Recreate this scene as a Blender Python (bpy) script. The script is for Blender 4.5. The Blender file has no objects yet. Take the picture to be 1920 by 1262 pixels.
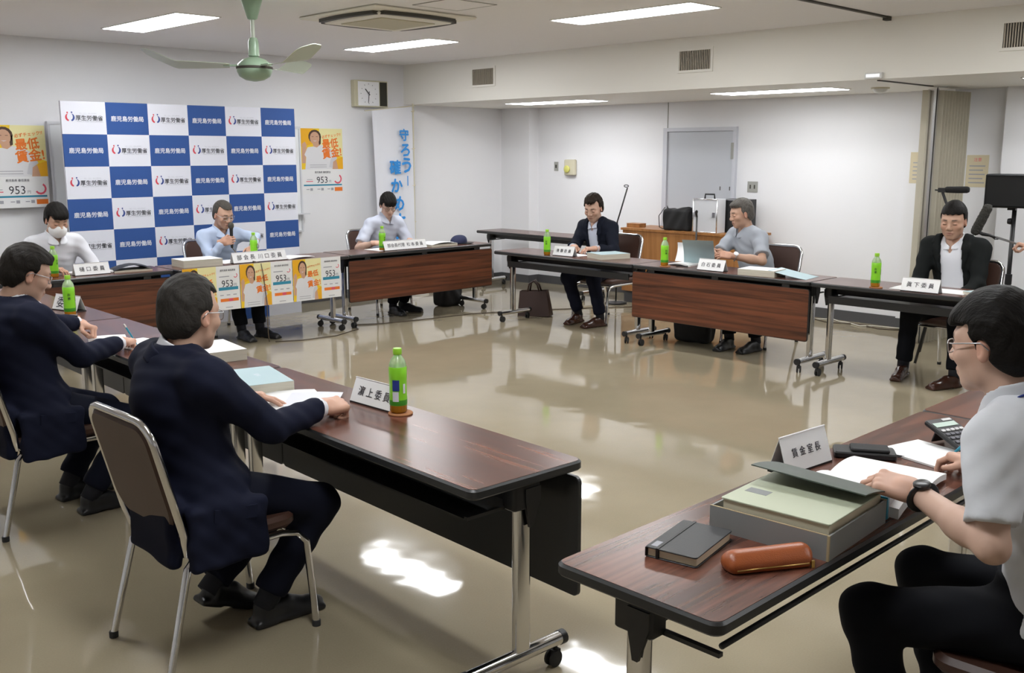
import bpy, math, random
import numpy as np
from mathutils import Matrix, Vector, Euler

SC = bpy.context.scene
COL = SC.collection
random.seed(7)
PI = math.pi
R = math.radians

# ------------------------------------------------------------------ camera, world, exposure
cam = bpy.data.cameras.new('camera')
cam.sensor_width = 36.0
cam.lens = 1873.6 / 1920 * 36.0
cam.clip_start = 0.05
camo = bpy.data.objects.new('camera', cam)
COL.objects.link(camo)
camo.location = (0, 0, 1.632)
camo.rotation_euler = (PI / 2 - 0.18155, 0, -0.775817)
SC.camera = camo

world = bpy.data.worlds.new('world')
SC.world = world
world.use_nodes = True
world.node_tree.nodes['Background'].inputs[0].default_value = (0.8, 0.85, 0.95, 1)
world.node_tree.nodes['Background'].inputs[1].default_value = 0.05
SC.view_settings.view_transform = 'Standard'
SC.view_settings.look = 'None'
SC.view_settings.gamma = 1.0
SC.view_settings.use_curve_mapping = False
SC.view_settings.exposure = 1.2
PANEL_W = 10.5          # emission of a fluorescent diffuser

# ------------------------------------------------------------------ materials
MATS = {}
def nodes_of(m):
    m.use_nodes = True
    nt = m.node_tree
    return nt, nt.nodes['Principled BSDF']
def mat(name, col, rough=0.5, metal=0.0, spec=0.5, bump=0.0, bscale=200.0, var=0.0, vscale=8.0, coat=0.0, trans=0.0,
        stretch=None, sheen=0.0):
    if name in MATS: return MATS[name]
    m = bpy.data.materials.new(name); MATS[name] = m
    nt, b = nodes_of(m)
    b.inputs['Base Color'].default_value = (*col, 1)
    b.inputs['Roughness'].default_value = rough
    b.inputs['Metallic'].default_value = metal
    b.inputs['Specular IOR Level'].default_value = spec
    b.inputs['Coat Weight'].default_value = coat
    b.inputs['Transmission Weight'].default_value = trans
    b.inputs['Sheen Weight'].default_value = sheen
    tc = nt.nodes.new('ShaderNodeTexCoord')
    mp = nt.nodes.new('ShaderNodeMapping')
    nt.links.new(tc.outputs['Object'], mp.inputs[0])
    if stretch: mp.inputs['Scale'].default_value = stretch
    if var > 0:
        n = nt.nodes.new('ShaderNodeTexNoise'); n.inputs['Scale'].default_value = vscale; n.inputs['Detail'].default_value = 4
        nt.links.new(mp.outputs[0], n.inputs['Vector'])
        mx = nt.nodes.new('ShaderNodeMix'); mx.data_type = 'RGBA'
        mx.inputs['A'].default_value = (*[max(0, c * (1 - var)) for c in col], 1)
        mx.inputs['B'].default_value = (*[min(1, c * (1 + var)) for c in col], 1)
        nt.links.new(n.outputs['Fac'], mx.inputs['Factor'])
        nt.links.new(mx.outputs['Result'], b.inputs['Base Color'])
    if bump > 0:
        n2 = nt.nodes.new('ShaderNodeTexNoise'); n2.inputs['Scale'].default_value = bscale; n2.inputs['Detail'].default_value = 3
        nt.links.new(mp.outputs[0], n2.inputs['Vector'])
        bp = nt.nodes.new('ShaderNodeBump'); bp.inputs['Strength'].default_value = bump; bp.inputs['Distance'].default_value = 0.01
        nt.links.new(n2.outputs['Fac'], bp.inputs['Height'])
        nt.links.new(bp.outputs['Normal'], b.inputs['Normal'])
    return m

def wood(name, dark, light, scale, rough, coat=0.0, spec=0.5):
    """streaks run along object X"""
    m = bpy.data.materials.new(name); MATS[name] = m
    nt, b = nodes_of(m)
    tc = nt.nodes.new('ShaderNodeTexCoord'); mp = nt.nodes.new('ShaderNodeMapping')
    nt.links.new(tc.outputs['Object'], mp.inputs[0]); mp.inputs['Scale'].default_value = scale
    n = nt.nodes.new('ShaderNodeTexNoise'); n.inputs['Scale'].default_value = 1.0; n.inputs['Detail'].default_value = 6
    n.inputs['Roughness'].default_value = 0.6; n.inputs['Distortion'].default_value = 0.6
    nt.links.new(mp.outputs[0], n.inputs['Vector'])
    cr = nt.nodes.new('ShaderNodeValToRGB')
    cr.color_ramp.elements[0].position = 0.36; cr.color_ramp.elements[0].color = (*dark, 1)
    cr.color_ramp.elements[1].position = 0.66; cr.color_ramp.elements[1].color = (*light, 1)
    nt.links.new(n.outputs['Fac'], cr.inputs[0]); nt.links.new(cr.outputs[0], b.inputs['Base Color'])
    b.inputs['Roughness'].default_value = rough; b.inputs['Coat Weight'].default_value = coat
    b.inputs['Specular IOR Level'].default_value = spec
    return m

def emis(name, col, s):
    m = bpy.data.materials.new(name); MATS[name] = m
    nt, b = nodes_of(m)
    b.inputs['Base Color'].default_value = (0.8, 0.8, 0.8, 1)
    b.inputs['Emission Color'].default_value = (*col, 1); b.inputs['Emission Strength'].default_value = s
    return m

def glassy(name, tint=(1, 1, 1), gloss=0.12, rough=0.02):
    m = bpy.data.materials.new(name); MATS[name] = m
    m.use_nodes = True; nt = m.node_tree; nt.nodes.clear()
    o = nt.nodes.new('ShaderNodeOutputMaterial'); mx = nt.nodes.new('ShaderNodeMixShader')
    t = nt.nodes.new('ShaderNodeBsdfTransparent'); g = nt.nodes.new('ShaderNodeBsdfGlossy')
    t.inputs[0].default_value = (*tint, 1); g.inputs['Roughness'].default_value = rough
    mx.inputs[0].default_value = gloss
    nt.links.new(t.outputs[0], mx.inputs[1]); nt.links.new(g.outputs[0], mx.inputs[2]); nt.links.new(mx.outputs[0], o.inputs[0])
    return m

def vcol(name, rough=0.5, spec=0.4, bump=0.0, bscale=120.0, sss=0.0):
    m = bpy.data.materials.new(name); MATS[name] = m
    nt, b = nodes_of(m)
    a = nt.nodes.new('ShaderNodeVertexColor'); a.layer_name = 'Col'
    nt.links.new(a.outputs[0], b.inputs['Base Color'])
    b.inputs['Roughness'].default_value = rough; b.inputs['Specular IOR Level'].default_value = spec
    if bump:
        n = nt.nodes.new('ShaderNodeTexNoise'); n.inputs['Scale'].default_value = bscale
        bp = nt.nodes.new('ShaderNodeBump'); bp.inputs['Strength'].default_value = bump; bp.inputs['Distance'].default_value = 0.004
        nt.links.new(n.outputs['Fac'], bp.inputs['Height']); nt.links.new(bp.outputs[0], b.inputs['Normal'])
    return m

def floor_mat():
    m = bpy.data.materials.new('floor_vinyl'); MATS['floor_vinyl'] = m
    nt, b = nodes_of(m)
    tc = nt.nodes.new('ShaderNodeTexCoord')
    n = nt.nodes.new('ShaderNodeTexNoise'); n.inputs['Scale'].default_value = 1.3; n.inputs['Detail'].default_value = 5
    nt.links.new(tc.outputs['Object'], n.inputs['Vector'])
    n2 = nt.nodes.new('ShaderNodeTexNoise'); n2.inputs['Scale'].default_value = 160; n2.inputs['Detail'].default_value = 2
    nt.links.new(tc.outputs['Object'], n2.inputs['Vector'])
    ad = nt.nodes.new('ShaderNodeMath'); ad.operation = 'MULTIPLY_ADD'; ad.inputs[1].default_value = 0.35
    nt.links.new(n2.outputs['Fac'], ad.inputs[0]); nt.links.new(n.outputs['Fac'], ad.inputs[2])
    cr = nt.nodes.new('ShaderNodeValToRGB')
    cr.color_ramp.elements[0].position = 0.35; cr.color_ramp.elements[0].color = (0.285, 0.240, 0.162, 1)
    cr.color_ramp.elements[1].position = 0.95; cr.color_ramp.elements[1].color = (0.37, 0.315, 0.218, 1)
    nt.links.new(ad.outputs[0], cr.inputs[0]); nt.links.new(cr.outputs[0], b.inputs['Base Color'])
    # waxed vinyl: slightly wavy sheen with worn patches
    w = nt.nodes.new('ShaderNodeTexNoise'); w.inputs['Scale'].default_value = 5.0; w.inputs['Detail'].default_value = 1.2
    nt.links.new(tc.outputs['Object'], w.inputs['Vector'])
    bp = nt.nodes.new('ShaderNodeBump'); bp.inputs['Strength'].default_value = 0.055; bp.inputs['Distance'].default_value = 0.02
    nt.links.new(w.outputs['Fac'], bp.inputs['Height'])
    nt.links.new(bp.outputs[0], b.inputs['Normal']); nt.links.new(bp.outputs[0], b.inputs['Coat Normal'])
    rr = nt.nodes.new('ShaderNodeMapRange'); rr.inputs[1].default_value = 0.35; rr.inputs[2].default_value = 0.7
    rr.inputs[3].default_value = 0.035; rr.inputs[4].default_value = 0.09
    nt.links.new(n.outputs['Fac'], rr.inputs[0]); nt.links.new(rr.outputs[0], b.inputs['Roughness'])
    b.inputs['Specular IOR Level'].default_value = 0.9
    return m

mat('wall_white', (0.80, 0.80, 0.82), 0.6, bump=0.05, bscale=120, var=0.02, vscale=1.5)
mat('wall_beam', (0.82, 0.80, 0.74), 0.6, bump=0.04, bscale=120)
mat('ceiling_white', (0.86, 0.845, 0.85), 0.85, bump=0.05, bscale=160)
floor_mat()
mat('baseboard_grey', (0.085, 0.085, 0.09), 0.45)
wood('rosewood', (0.058, 0.023, 0.017), (0.175, 0.066, 0.042), (1.2, 26, 26), 0.25, 0.0)
wood('panelwood', (0.052, 0.018, 0.009), (0.18, 0.057, 0.025), (1.0, 22, 30), 0.34)
wood('counterwood', (0.30, 0.125, 0.035), (0.42, 0.19, 0.06), (20, 20, 0.8), 0.4)
mat('black_edge', (0.022, 0.023, 0.024), 0.38)
mat('black_metal', (0.018, 0.018, 0.019), 0.42)
mat('black_plastic', (0.012, 0.012, 0.013), 0.45)
mat('rubber', (0.02, 0.02, 0.02), 0.7)
mat('chrome', (0.72, 0.72, 0.73), 0.13, 1.0)
mat('steel', (0.5, 0.5, 0.52), 0.3, 1.0)
mat('vinyl_brown', (0.060, 0.027, 0.018), 0.45, bump=0.05, bscale=250)
mat('white_paper', (0.80, 0.80, 0.80), 0.6)
mat('paper_edge', (0.56, 0.53, 0.44), 0.7, var=0.38, vscale=26, stretch=(.25, .25, 16))
mat('file_blue', (0.42, 0.56, 0.60), 0.5)
mat('file_green', (0.50, 0.54, 0.40), 0.45)
mat('file_dark', (0.07, 0.09, 0.075), 0.4)
mat('box_grey', (0.26, 0.27, 0.27), 0.6)
mat('box_edge', (0.45, 0.36, 0.22), 0.7)
mat('leather_tan', (0.34, 0.085, 0.022), 0.33, bump=0.1, bscale=300, var=0.15, vscale=14)
mat('leather_black', (0.016, 0.017, 0.019), 0.4, bump=0.05, bscale=300)
mat('cream', (0.68, 0.62, 0.46), 0.6)
mat('brass', (0.55, 0.36, 0.12), 0.3, 1.0)
mat('lime', (0.30, 0.62, 0.035), 0.4)
mat('lime_label', (0.24, 0.64, 0.025), 0.35, var=0.12, vscale=30)
mat('label_dark', (0.02, 0.09, 0.015), 0.5)
mat('label_green', (0.05, 0.28, 0.02), 0.4)
mat('label_blue', (0.02, 0.04, 0.25), 0.4)
mat('tea', (0.52, 0.22, 0.012), 0.08, trans=0.35)
mat('bottle_clear', (0.62, 0.80, 0.50), 0.08, trans=0.6)
mat('cork', (0.38, 0.16, 0.06), 0.75, bump=0.15, bscale=220)
mat('print_blue', (0.020, 0.075, 0.27), 0.7)
mat('print_white', (0.70, 0.71, 0.78), 0.7)
mat('ink', (0.035, 0.035, 0.045), 0.6)
mat('ink_grey', (0.14, 0.14, 0.16), 0.6)
mat('ink_light', (0.36, 0.36, 0.40), 0.6)
mat('logo_red', (0.60, 0.05, 0.08), 0.6)
mat('logo_navy', (0.03, 0.06, 0.25), 0.6)
mat('orange_ink', (0.84, 0.20, 0.02), 0.6)
mat('yellow_ink', (0.86, 0.58, 0.02), 0.6)
mat('yellow_deep', (0.84, 0.43, 0.01), 0.6)
mat('yellow_pale', (0.84, 0.78, 0.40), 0.6)
mat('teal_ink', (0.03, 0.25, 0.38), 0.6)
mat('pink_ink', (0.75, 0.10, 0.16), 0.6)
mat('sky_ink', (0.02, 0.25, 0.66), 0.6)
mat('print_skin', (0.60, 0.35, 0.23), 0.6)
mat('print_hair', (0.07, 0.035, 0.02), 0.6)
mat('print_shirt', (0.72, 0.72, 0.74), 0.6)
mat('print_shade', (0.60, 0.60, 0.64), 0.6)
mat('banner_cloth', (0.72, 0.73, 0.78), 0.8)
mat('ivory', (0.62, 0.58, 0.44), 0.5)
mat('fan_green', (0.30, 0.42, 0.30), 0.3)
mat('fan_pale', (0.50, 0.55, 0.46), 0.35)
mat('ac_cream', (0.80, 0.77, 0.68), 0.5)
mat('ac_grille', (0.52, 0.48, 0.34), 0.6)
mat('vent_dark', (0.05, 0.045, 0.035), 0.6)
mat('vent_slat', (0.52, 0.47, 0.39), 0.45, 0.4)
mat('door_grey', (0.50, 0.52, 0.56), 0.5)
mat('door_frame', (0.56, 0.57, 0.62), 0.5)
mat('accordion', (0.54, 0.50, 0.40), 0.6, var=0.06, vscale=3)
mat('plastic_grey', (0.34, 0.34, 0.31), 0.5)
mat('plastic_white', (0.72, 0.72, 0.70), 0.45)
mat('plastic_yellow', (0.62, 0.60, 0.16), 0.45)
mat('notice', (0.66, 0.58, 0.40), 0.7)
mat('aluminium', (0.68, 0.69, 0.72), 0.4, 0.1)
mat('alu_trim', (0.75, 0.75, 0.77), 0.22, 1.0)
mat('speaker_black', (0.016, 0.018, 0.020), 0.6)
mat('foam', (0.014, 0.014, 0.014), 0.95)
mat('fur', (0.060, 0.058, 0.050), 0.95, bump=1.0, bscale=160, var=0.4, vscale=120)
mat('bag_brown', (0.045, 0.022, 0.018), 0.6, bump=0.06, bscale=40)
mat('nylon_black', (0.010, 0.010, 0.011), 0.75, bump=0.1, bscale=30)
mat('maroon', (0.10, 0.02, 0.02), 0.6)
mat('cable_dark', (0.10, 0.075, 0.05), 0.6)
mat('cable_white', (0.62, 0.60, 0.52), 0.5)
mat('cap_navy', (0.020, 0.026, 0.075), 0.8)
mat('suit_navy', (0.0095, 0.0115, 0.026), 0.8, spec=0.12, bump=0.04, bscale=700)
mat('jacket_navy', (0.0095, 0.0115, 0.020), 0.8, spec=0.1, bump=0.04, bscale=600)
mat('jacket_black', (0.0115, 0.013, 0.013), 0.8, spec=0.1, bump=0.06, bscale=500)
mat('trouser_black', (0.0075, 0.008, 0.0105), 0.8, spec=0.1, bump=0.04, bscale=600)
mat('trouser_navy', (0.0085, 0.0098, 0.019), 0.8, spec=0.1, bump=0.04, bscale=600)
mat('shirt_white', (0.72, 0.72, 0.77), 0.75)
mat('shirt_plain', (0.74, 0.75, 0.80), 0.75)
mat('shirt_blue', (0.47, 0.56, 0.74), 0.75)
mat('shirt_stripe', (0.53, 0.56, 0.66), 0.75)
mat('shirt_grey', (0.34, 0.365, 0.41), 0.8)
mat('polo_white', (0.66, 0.68, 0.72), 0.8, bump=0.05, bscale=600)
mat('lanyard_blue', (0.012, 0.03, 0.20), 0.5)
mat('shoe_black', (0.012, 0.012, 0.013), 0.35)
mat('shoe_brown', (0.050, 0.018, 0.011), 0.24)
mat('sock', (0.012, 0.013, 0.020), 0.8)
mat('watch_black', (0.010, 0.010, 0.012), 0.3)
mat('mask_white', (0.78, 0.78, 0.78), 0.8)
mat('lcd', (0.33, 0.45, 0.37), 0.3)
mat('key_white', (0.62, 0.62, 0.62), 0.5)
mat('pen_blue', (0.02, 0.28, 0.42), 0.3)
mat('clock_dark', (0.025, 0.025, 0.015), 0.5)
mat('clock_frame', (0.56, 0.53, 0.38), 0.5)
mat('clock_face', (0.85, 0.86, 0.88), 0.5)
mat('whiteboard', (0.84, 0.86, 0.88), 0.3)
glassy('lens', (0.96, 0.97, 0.97), 0.10)
glassy('acrylic', (0.93, 0.93, 0.93), 0.10)
vcol('skin', 0.48, 0.4)
def hairmat(name, c):
    return mat(name, c, 0.55, 0.0, 0.14, bump=0.4, bscale=260, var=0.6, vscale=150, stretch=(0.28, 1.2, 0.28))
hairmat('hair_black', (0.0085, 0.0072, 0.0062)); hairmat('hair_dark', (0.0135, 0.011, 0.009)); hairmat('hair_brown', (0.022, 0.015, 0.010))
hairmat('hair_grey', (0.07, 0.062, 0.053)); hairmat('hair_silver', (0.12, 0.11, 0.10)); hairmat('hair_salt', (0.030, 0.027, 0.024))
emis('lamp', (0.965, 0.985, 1.0), PANEL_W); emis('lamp_aisle', (0.965, 0.985, 1.0), PANEL_W * .72)

# ------------------------------------------------------------------ geometry helpers
class MB:
    def __init__(s): s.v = []; s.f = []; s.m = []
    def add(s, vs, fs, mi=0, M=None):
        o = len(s.v)
        if M is not None: vs = [M @ Vector(v) for v in vs]
        s.v += [tuple(v) for v in vs]; s.f += [tuple(i + o for i in f) for f in fs]; s.m += [mi] * len(fs); return s
    def box(s, a, b, mi=0, M=None):
        (x0, y0, z0), (x1, y1, z1) = a, b
        vs = [(x0, y0, z0), (x1, y0, z0), (x1, y1, z0), (x0, y1, z0), (x0, y0, z1), (x1, y0, z1), (x1, y1, z1), (x0, y1, z1)]
        return s.add(vs, [(0, 3, 2, 1), (4, 5, 6, 7), (0, 1, 5, 4), (1, 2, 6, 5), (2, 3, 7, 6), (3, 0, 4, 7)], mi, M)
    def prism(s, poly, z0, z1, mi=0, M=None, ch=0.0, top=None):
        """poly counter-clockwise in XY; ch chamfers the upper and lower rim"""
        n = len(poly); top = mi if top is None else top
        if ch > 0:
            ins = inset(poly, ch)
            rings = [(ins, z0), (poly, z0 + ch), (poly, z1 - ch), (ins, z1)]
        else: rings = [(poly, z0), (poly, z1)]
        vs = [(x, y, z) for (pl, z) in rings for (x, y) in pl]; fs = []
        for k in range(len(rings) - 1):
            for i in range(n):
                j = (i + 1) % n; fs.append((k * n + i, k * n + j, (k + 1) * n + j, (k + 1) * n + i))
        s.add(vs, fs + [tuple(reversed(range(n)))], mi, M)
        o = len(s.v) - len(vs)
        s.f.append(tuple(o + (len(rings) - 1) * n + i for i in range(n))); s.m.append(top); return s
    def rbox(s, a, b, r=0.01, mi=0, M=None, ch=0.003, seg=4, top=None):
        return s.prism(rrect(a[0], a[1], b[0], b[1], r, seg), a[2], b[2], mi, M, ch, top)
    def tube(s, pts, r, n=8, mi=0, M=None, closed=False, cap=True, flat=1.0):
        P = [Vector(p) for p in pts]; k = len(P); rs = r if isinstance(r, (list, tuple)) else [r] * k
        vs = []; up = None
        for i in range(k):
            if closed: t = (P[(i + 1) % k] - P[i - 1])
            else: t = P[min(i + 1, k - 1)] - P[max(i - 1, 0)]
            t = t.normalized()
            if up is None:
                up = Vector((0, 0, 1)) if abs(t.z) < 0.9 else Vector((1, 0, 0))
            u = (up - t * up.dot(t)).normalized(); w = t.cross(u); up = u
            for j in range(n):
                a = 2 * PI * j / n
                vs.append(P[i] + u * math.cos(a) * rs[i] * flat + w * math.sin(a) * rs[i])
        fs = []
        for i in range(k if closed else k - 1):
            i2 = (i + 1) % k
            for j in range(n):
                j2 = (j + 1) % n; fs.append((i * n + j, i * n + j2, i2 * n + j2, i2 * n + j))
        if cap and not closed: fs += [tuple(reversed(range(n))), tuple((k - 1) * n + j for j in range(n))]
        return s.add(vs, fs, mi, M)
    def lathe(s, prof, n=20, mi=0, M=None, mis=None):
        """prof: (r,z) from bottom to top"""
        vs = []; fs = []; ms = []
        for (r, z) in prof:
            for j in range(n):
                a = 2 * PI * j / n; vs.append((r * math.cos(a), r * math.sin(a), z))
        for i in range(len(prof) - 1):
            for j in range(n):
                j2 = (j + 1) % n; fs.append((i * n + j, i * n + j2, (i + 1) * n + j2, (i + 1) * n + j)); ms.append(mis[i] if mis else mi)
        fs.append(tuple(reversed(range(n)))); ms.append(mis[0] if mis else mi)
        k = len(prof) - 1
        fs.append(tuple(k * n + j for j in range(n))); ms.append(mis[-1] if mis else mi)
        o = len(s.v)
        if M is not None: vs = [M @ Vector(v) for v in vs]
        s.v += [tuple(v) for v in vs]; s.f += [tuple(i + o for i in f) for f in fs]; s.m += ms; return s
    def grid(s, fn, nu, nv, mi=0, thick=0.0, M=None):
        """sheet fn(u,v)->(x,y,z), given a small thickness along z"""
        vs = [fn(i / nu, j / nv) for j in range(nv + 1) for i in range(nu + 1)]; w = nu + 1
        fs = [(j * w + i, j * w + i + 1, (j + 1) * w + i + 1, (j + 1) * w + i) for j in range(nv) for i in range(nu)]
        if thick:
            o = len(vs); vs += [(x, y, z - thick) for (x, y, z) in vs]
            fs += [tuple(reversed([k + o for k in f])) for f in fs[:nu * nv]]
            rim = [i for i in range(w)] + [j * w + nu for j in range(1, nv + 1)] + [nv * w + i for i in range(nu - 1, -1, -1)] + [j * w for j in range(nv - 1, 0, -1)]
            for a, b in zip(rim, rim[1:] + rim[:1]): fs.append((b, a, a + o, b + o))
        return s.add(vs, fs, mi, M)
    def mesh(s, name, mats, smooth=False, angle=None):
        me = bpy.data.meshes.new(name); me.from_pydata(s.v, [], s.f)
        for m in (mats if isinstance(mats, (list, tuple)) else [mats]): me.materials.append(MATS[m])
        me.polygons.foreach_set('material_index', s.m)
        if smooth: me.polygons.foreach_set('use_smooth', [True] * len(me.polygons))
        me.update()
        if smooth and angle is not None:
            try: me.set_sharp_from_angle(angle=R(angle))
            except Exception: pass
        return me

def rrect(x0, y0, x1, y1, r, seg=4):
    out = []
    for (cx, cy, a0) in ((x1 - r, y0 + r, -90), (x1 - r, y1 - r, 0), (x0 + r, y1 - r, 90), (x0 + r, y0 + r, 180)):
        for k in range(seg + 1):
            a = R(a0 + 90 * k / seg); out.append((cx + r * math.cos(a), cy + r * math.sin(a)))
    return out
def inset(poly, d):
    n = len(poly); out = []
    for i in range(n):
        p0, p, p1 = Vector(poly[i - 1]), Vector(poly[i]), Vector(poly[(i + 1) % n])
        e0 = (p - p0); e1 = (p1 - p)
        e0 = e0.normalized() if e0.length > 1e-9 else e1.normalized(); e1 = e1.normalized() if e1.length > 1e-9 else e0
        n0 = Vector((-e0.y, e0.x)); n1 = Vector((-e1.y, e1.x)); b = n0 + n1
        b = b / max(0.3, b.dot(n0)) if b.length > 1e-6 else n0
        out.append((p.x + b.x * d, p.y + b.y * d))
    return out
def arc(cx, cz, r, a0, a1, n, y=0.0):
    return [(cx + r * math.cos(R(a0 + (a1 - a0) * i / n)), y, cz + r * math.sin(R(a0 + (a1 - a0) * i / n))) for i in range(n + 1)]
def T(x=0, y=0, z=0): return Matrix.Translation((x, y, z))
def RZ(a): return Matrix.Rotation(a, 4, 'Z')
def RX(a): return Matrix.Rotation(a, 4, 'X')
def RY(a): return Matrix.Rotation(a, 4, 'Y')
def S(x, y=None, z=None): return Matrix.Diagonal((x, x if y is None else y, x if z is None else z, 1))
def frame(o, x, z):
    x = Vector(x).normalized(); z = Vector(z); z = (z - x * z.dot(x)).normalized(); y = z.cross(x)
    return Matrix(((x.x, y.x, z.x, o[0]), (x.y, y.y, z.y, o[1]), (x.z, y.z, z.z, o[2]), (0, 0, 0, 1)))

CACHE = {}
def cached(key, fn):
    if key not in CACHE: CACHE[key] = fn()
    return CACHE[key]
def link(name, me, parent=None, M=None, label=None):
    o = bpy.data.objects.new(name, me); COL.objects.link(o)
    if parent is not None: o.parent = parent
    if M is not None: o.matrix_local = M if isinstance(M, Matrix) else Matrix.Translation(M)
    if label: o['label'] = label
    return o
def tag(o, label, cat, group=None):
    o['label'] = label; o['category'] = cat
    if group: o['group'] = group
    return o
def thing(name, label, cat, loc=(0, 0, 0), rz=0.0, group=None):
    o = bpy.data.objects.new(name, None); COL.objects.link(o); o.empty_display_size = 0.05
    o.location = loc; o.rotation_euler = (0, 0, rz); return tag(o, label, cat, group)
def struct(name, me, label=None, cat=None):
    o = link(name, me); o['kind'] = 'structure'
    if label: o['label'] = label
    if cat: o['category'] = cat
    return o

# lettering: meshes of the built-in font, made while the scene is still empty of geometry
def text_mesh(s, matname, bold=0.0):
    key = ('text', s, matname, bold)
    if key in CACHE: return CACHE[key]
    c = bpy.data.curves.new('lettering', 'FONT'); c.body = s; c.align_x = 'CENTER'; c.align_y = 'CENTER'; c.resolution_u = 2
    o = bpy.data.objects.new('lettering', c); COL.objects.link(o)
    dg = bpy.context.evaluated_depsgraph_get()
    me = bpy.data.meshes.new_from_object(o.evaluated_get(dg))
    bpy.data.objects.remove(o); bpy.data.curves.remove(c)
    co = np.zeros(len(me.vertices) * 3, np.float32); me.vertices.foreach_get('co', co); co = co.reshape(-1, 3)
    lo, hi = co.min(0), co.max(0); co -= (lo + hi) / 2; wd = max(1e-6, hi[0] - lo[0]); co /= wd; co[:, 2] = 0
    me.vertices.foreach_set('co', co.ravel())
    if bold > 0:            # heavier weight: the outline repeated a hair to each side
        fs = [tuple(p.vertices) for p in me.polygons]; n = len(co); vv = []; ff = []
        for i, (dx, dy) in enumerate(((0, 0), (1, 0), (-1, 0), (0, 1), (0, -1))):
            vv += [(float(x) + dx * bold / wd, float(y) + dy * bold / wd, i * .0002) for x, y, _ in co]; ff += [tuple(k + i * n for k in f) for f in fs]
        bpy.data.meshes.remove(me); me = bpy.data.meshes.new('lettering'); me.from_pydata(vv, [], ff)
    me.materials.clear(); me.materials.append(MATS[matname]); me.polygons.foreach_set('material_index', [0] * len(me.polygons))
    me.name = 'lettering'; me.update(); CACHE[key] = me
    return me
def text_h(me):
    co = np.zeros(len(me.vertices) * 3, np.float32); me.vertices.foreach_get('co', co); co = co.reshape(-1, 3)
    return float(co[:, 1].max() - co[:, 1].min())
TEXTS = [('厚生労働省', 'ink', .012), ('鹿児島労働局', 'print_white', .018), ('ひと、くらし、みらいのために', 'ink_light', 0), ('Ministry of Health, Labour and Welfare', 'ink_light', 0),
         ('最低', 'orange_ink', .03), ('賃金!', 'orange_ink', .03), ('必ずチェック!?', 'orange_ink', .02), ('953', 'ink', .0), ('円', 'ink_grey', 0), ('鹿児島県 最低賃金', 'ink_grey', .006)]
for a in TEXTS: text_mesh(*a)
def put_text(name, parent, s, m, width, M, bold=0.0, height=None, label=None):
    """M maps the lettering plane (x right, y up) into the parent; width in metres"""
    me = text_mesh(s, m, bold)
    sy = width if height is None else height / max(1e-6, text_h(me))
    return link(name, me, parent, M @ S(width, sy, 1), label)
# ------------------------------------------------------------------ the room
XW, YW, ZC, BX, ZL = 9.20, 9.40, 2.63, 7.456, 2.185
X0, Y0 = -2.2, -4.0
def plane(name, a, b, m, label=None, smooth=False):
    return struct(name, MB().box(a, b).mesh(name, m), label)
plane('floor', (X0 - .1, Y0 - .1, -0.06), (XW + .1, YW + .1, 0.0), 'floor_vinyl', 'glossy beige vinyl floor reflecting the ceiling lights')
plane('ceiling', (X0 - .1, Y0 - .1, ZC), (BX + .1, YW + .1, ZC + .06), 'ceiling_white', 'flat off-white ceiling with recessed light panels')
plane('wall_back', (X0 - .1, YW, 0), (XW + .1, YW + .1, ZC), 'wall_white', 'plain white wall behind the checkered backdrop')
plane('wall_right', (XW, Y0 - .1, 0), (XW + .1, YW, ZL), 'wall_white', 'plain white wall with the grey door')
plane('wall_left', (X0 - .1, Y0, 0), (X0, YW, ZC), 'wall_white')
plane('wall_front', (X0, Y0 - .1, 0), (XW, Y0, ZC), 'wall_white')
plane('ceiling_low', (BX + .09, Y0, ZL), (XW + .1, YW, ZL + .06), 'wall_beam', 'lowered ceiling over the side aisle')
plane('wall_beam', (BX, Y0, ZL), (BX + .09, YW, ZC), 'wall_beam', 'cream beam face carrying the air grilles')
plane('wall_column', (9.03, 8.90, 0), (XW, YW, ZL), 'wall_white', 'white corner column by the dark side table')
plane('wall_pilaster', (9.12, 3.72, 0), (XW, 4.12, ZL), 'wall_white', 'white pilaster behind the folded partition')
plane('wall_pillar', (9.08, 2.2, 0), (XW, 3.27, ZL), 'wall_white', 'white pillar behind the loudspeaker')
# baseboards
def base(name, a, b): struct(name, MB().box((*a, 0), (*b, 0.10)).mesh(name, 'baseboard_grey'), 'dark grey vinyl baseboard')
base('baseboard_back', (X0, YW - .012), (9.03, YW)); base('baseboard_right', (XW - .012, 4.13), (XW, 8.89))
base('baseboard_column', (9.018, 8.89), (9.03, YW - .013)); base('baseboard_column_return', (9.031, 8.888), (XW - .013, 8.90))
base('baseboard_pilaster', (9.108, 3.73), (9.12, 4.12))
struct('trim_1', MB().box((9.194, 6.895, 1.90), (9.2, 6.903, ZL)).mesh('trim', 'plastic_grey'), 'thin vertical joint line above the door')
# partition track and its continuation under the beam
struct('trim_2', MB().box((X0, 3.545, ZC - .012), (7.40, 3.575, ZC)).box((7.36, 3.54, ZC - .03), (7.42, 3.58, ZC)).mesh('trim', 'vent_dark'), 'dark partition track crossing the ceiling')
struct('trim_3', MB().box((7.55, 3.66, ZL - .008), (8.52, 3.685, ZL)).mesh('trim', 'vent_dark'), 'dark partition track on the low ceiling')

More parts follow.
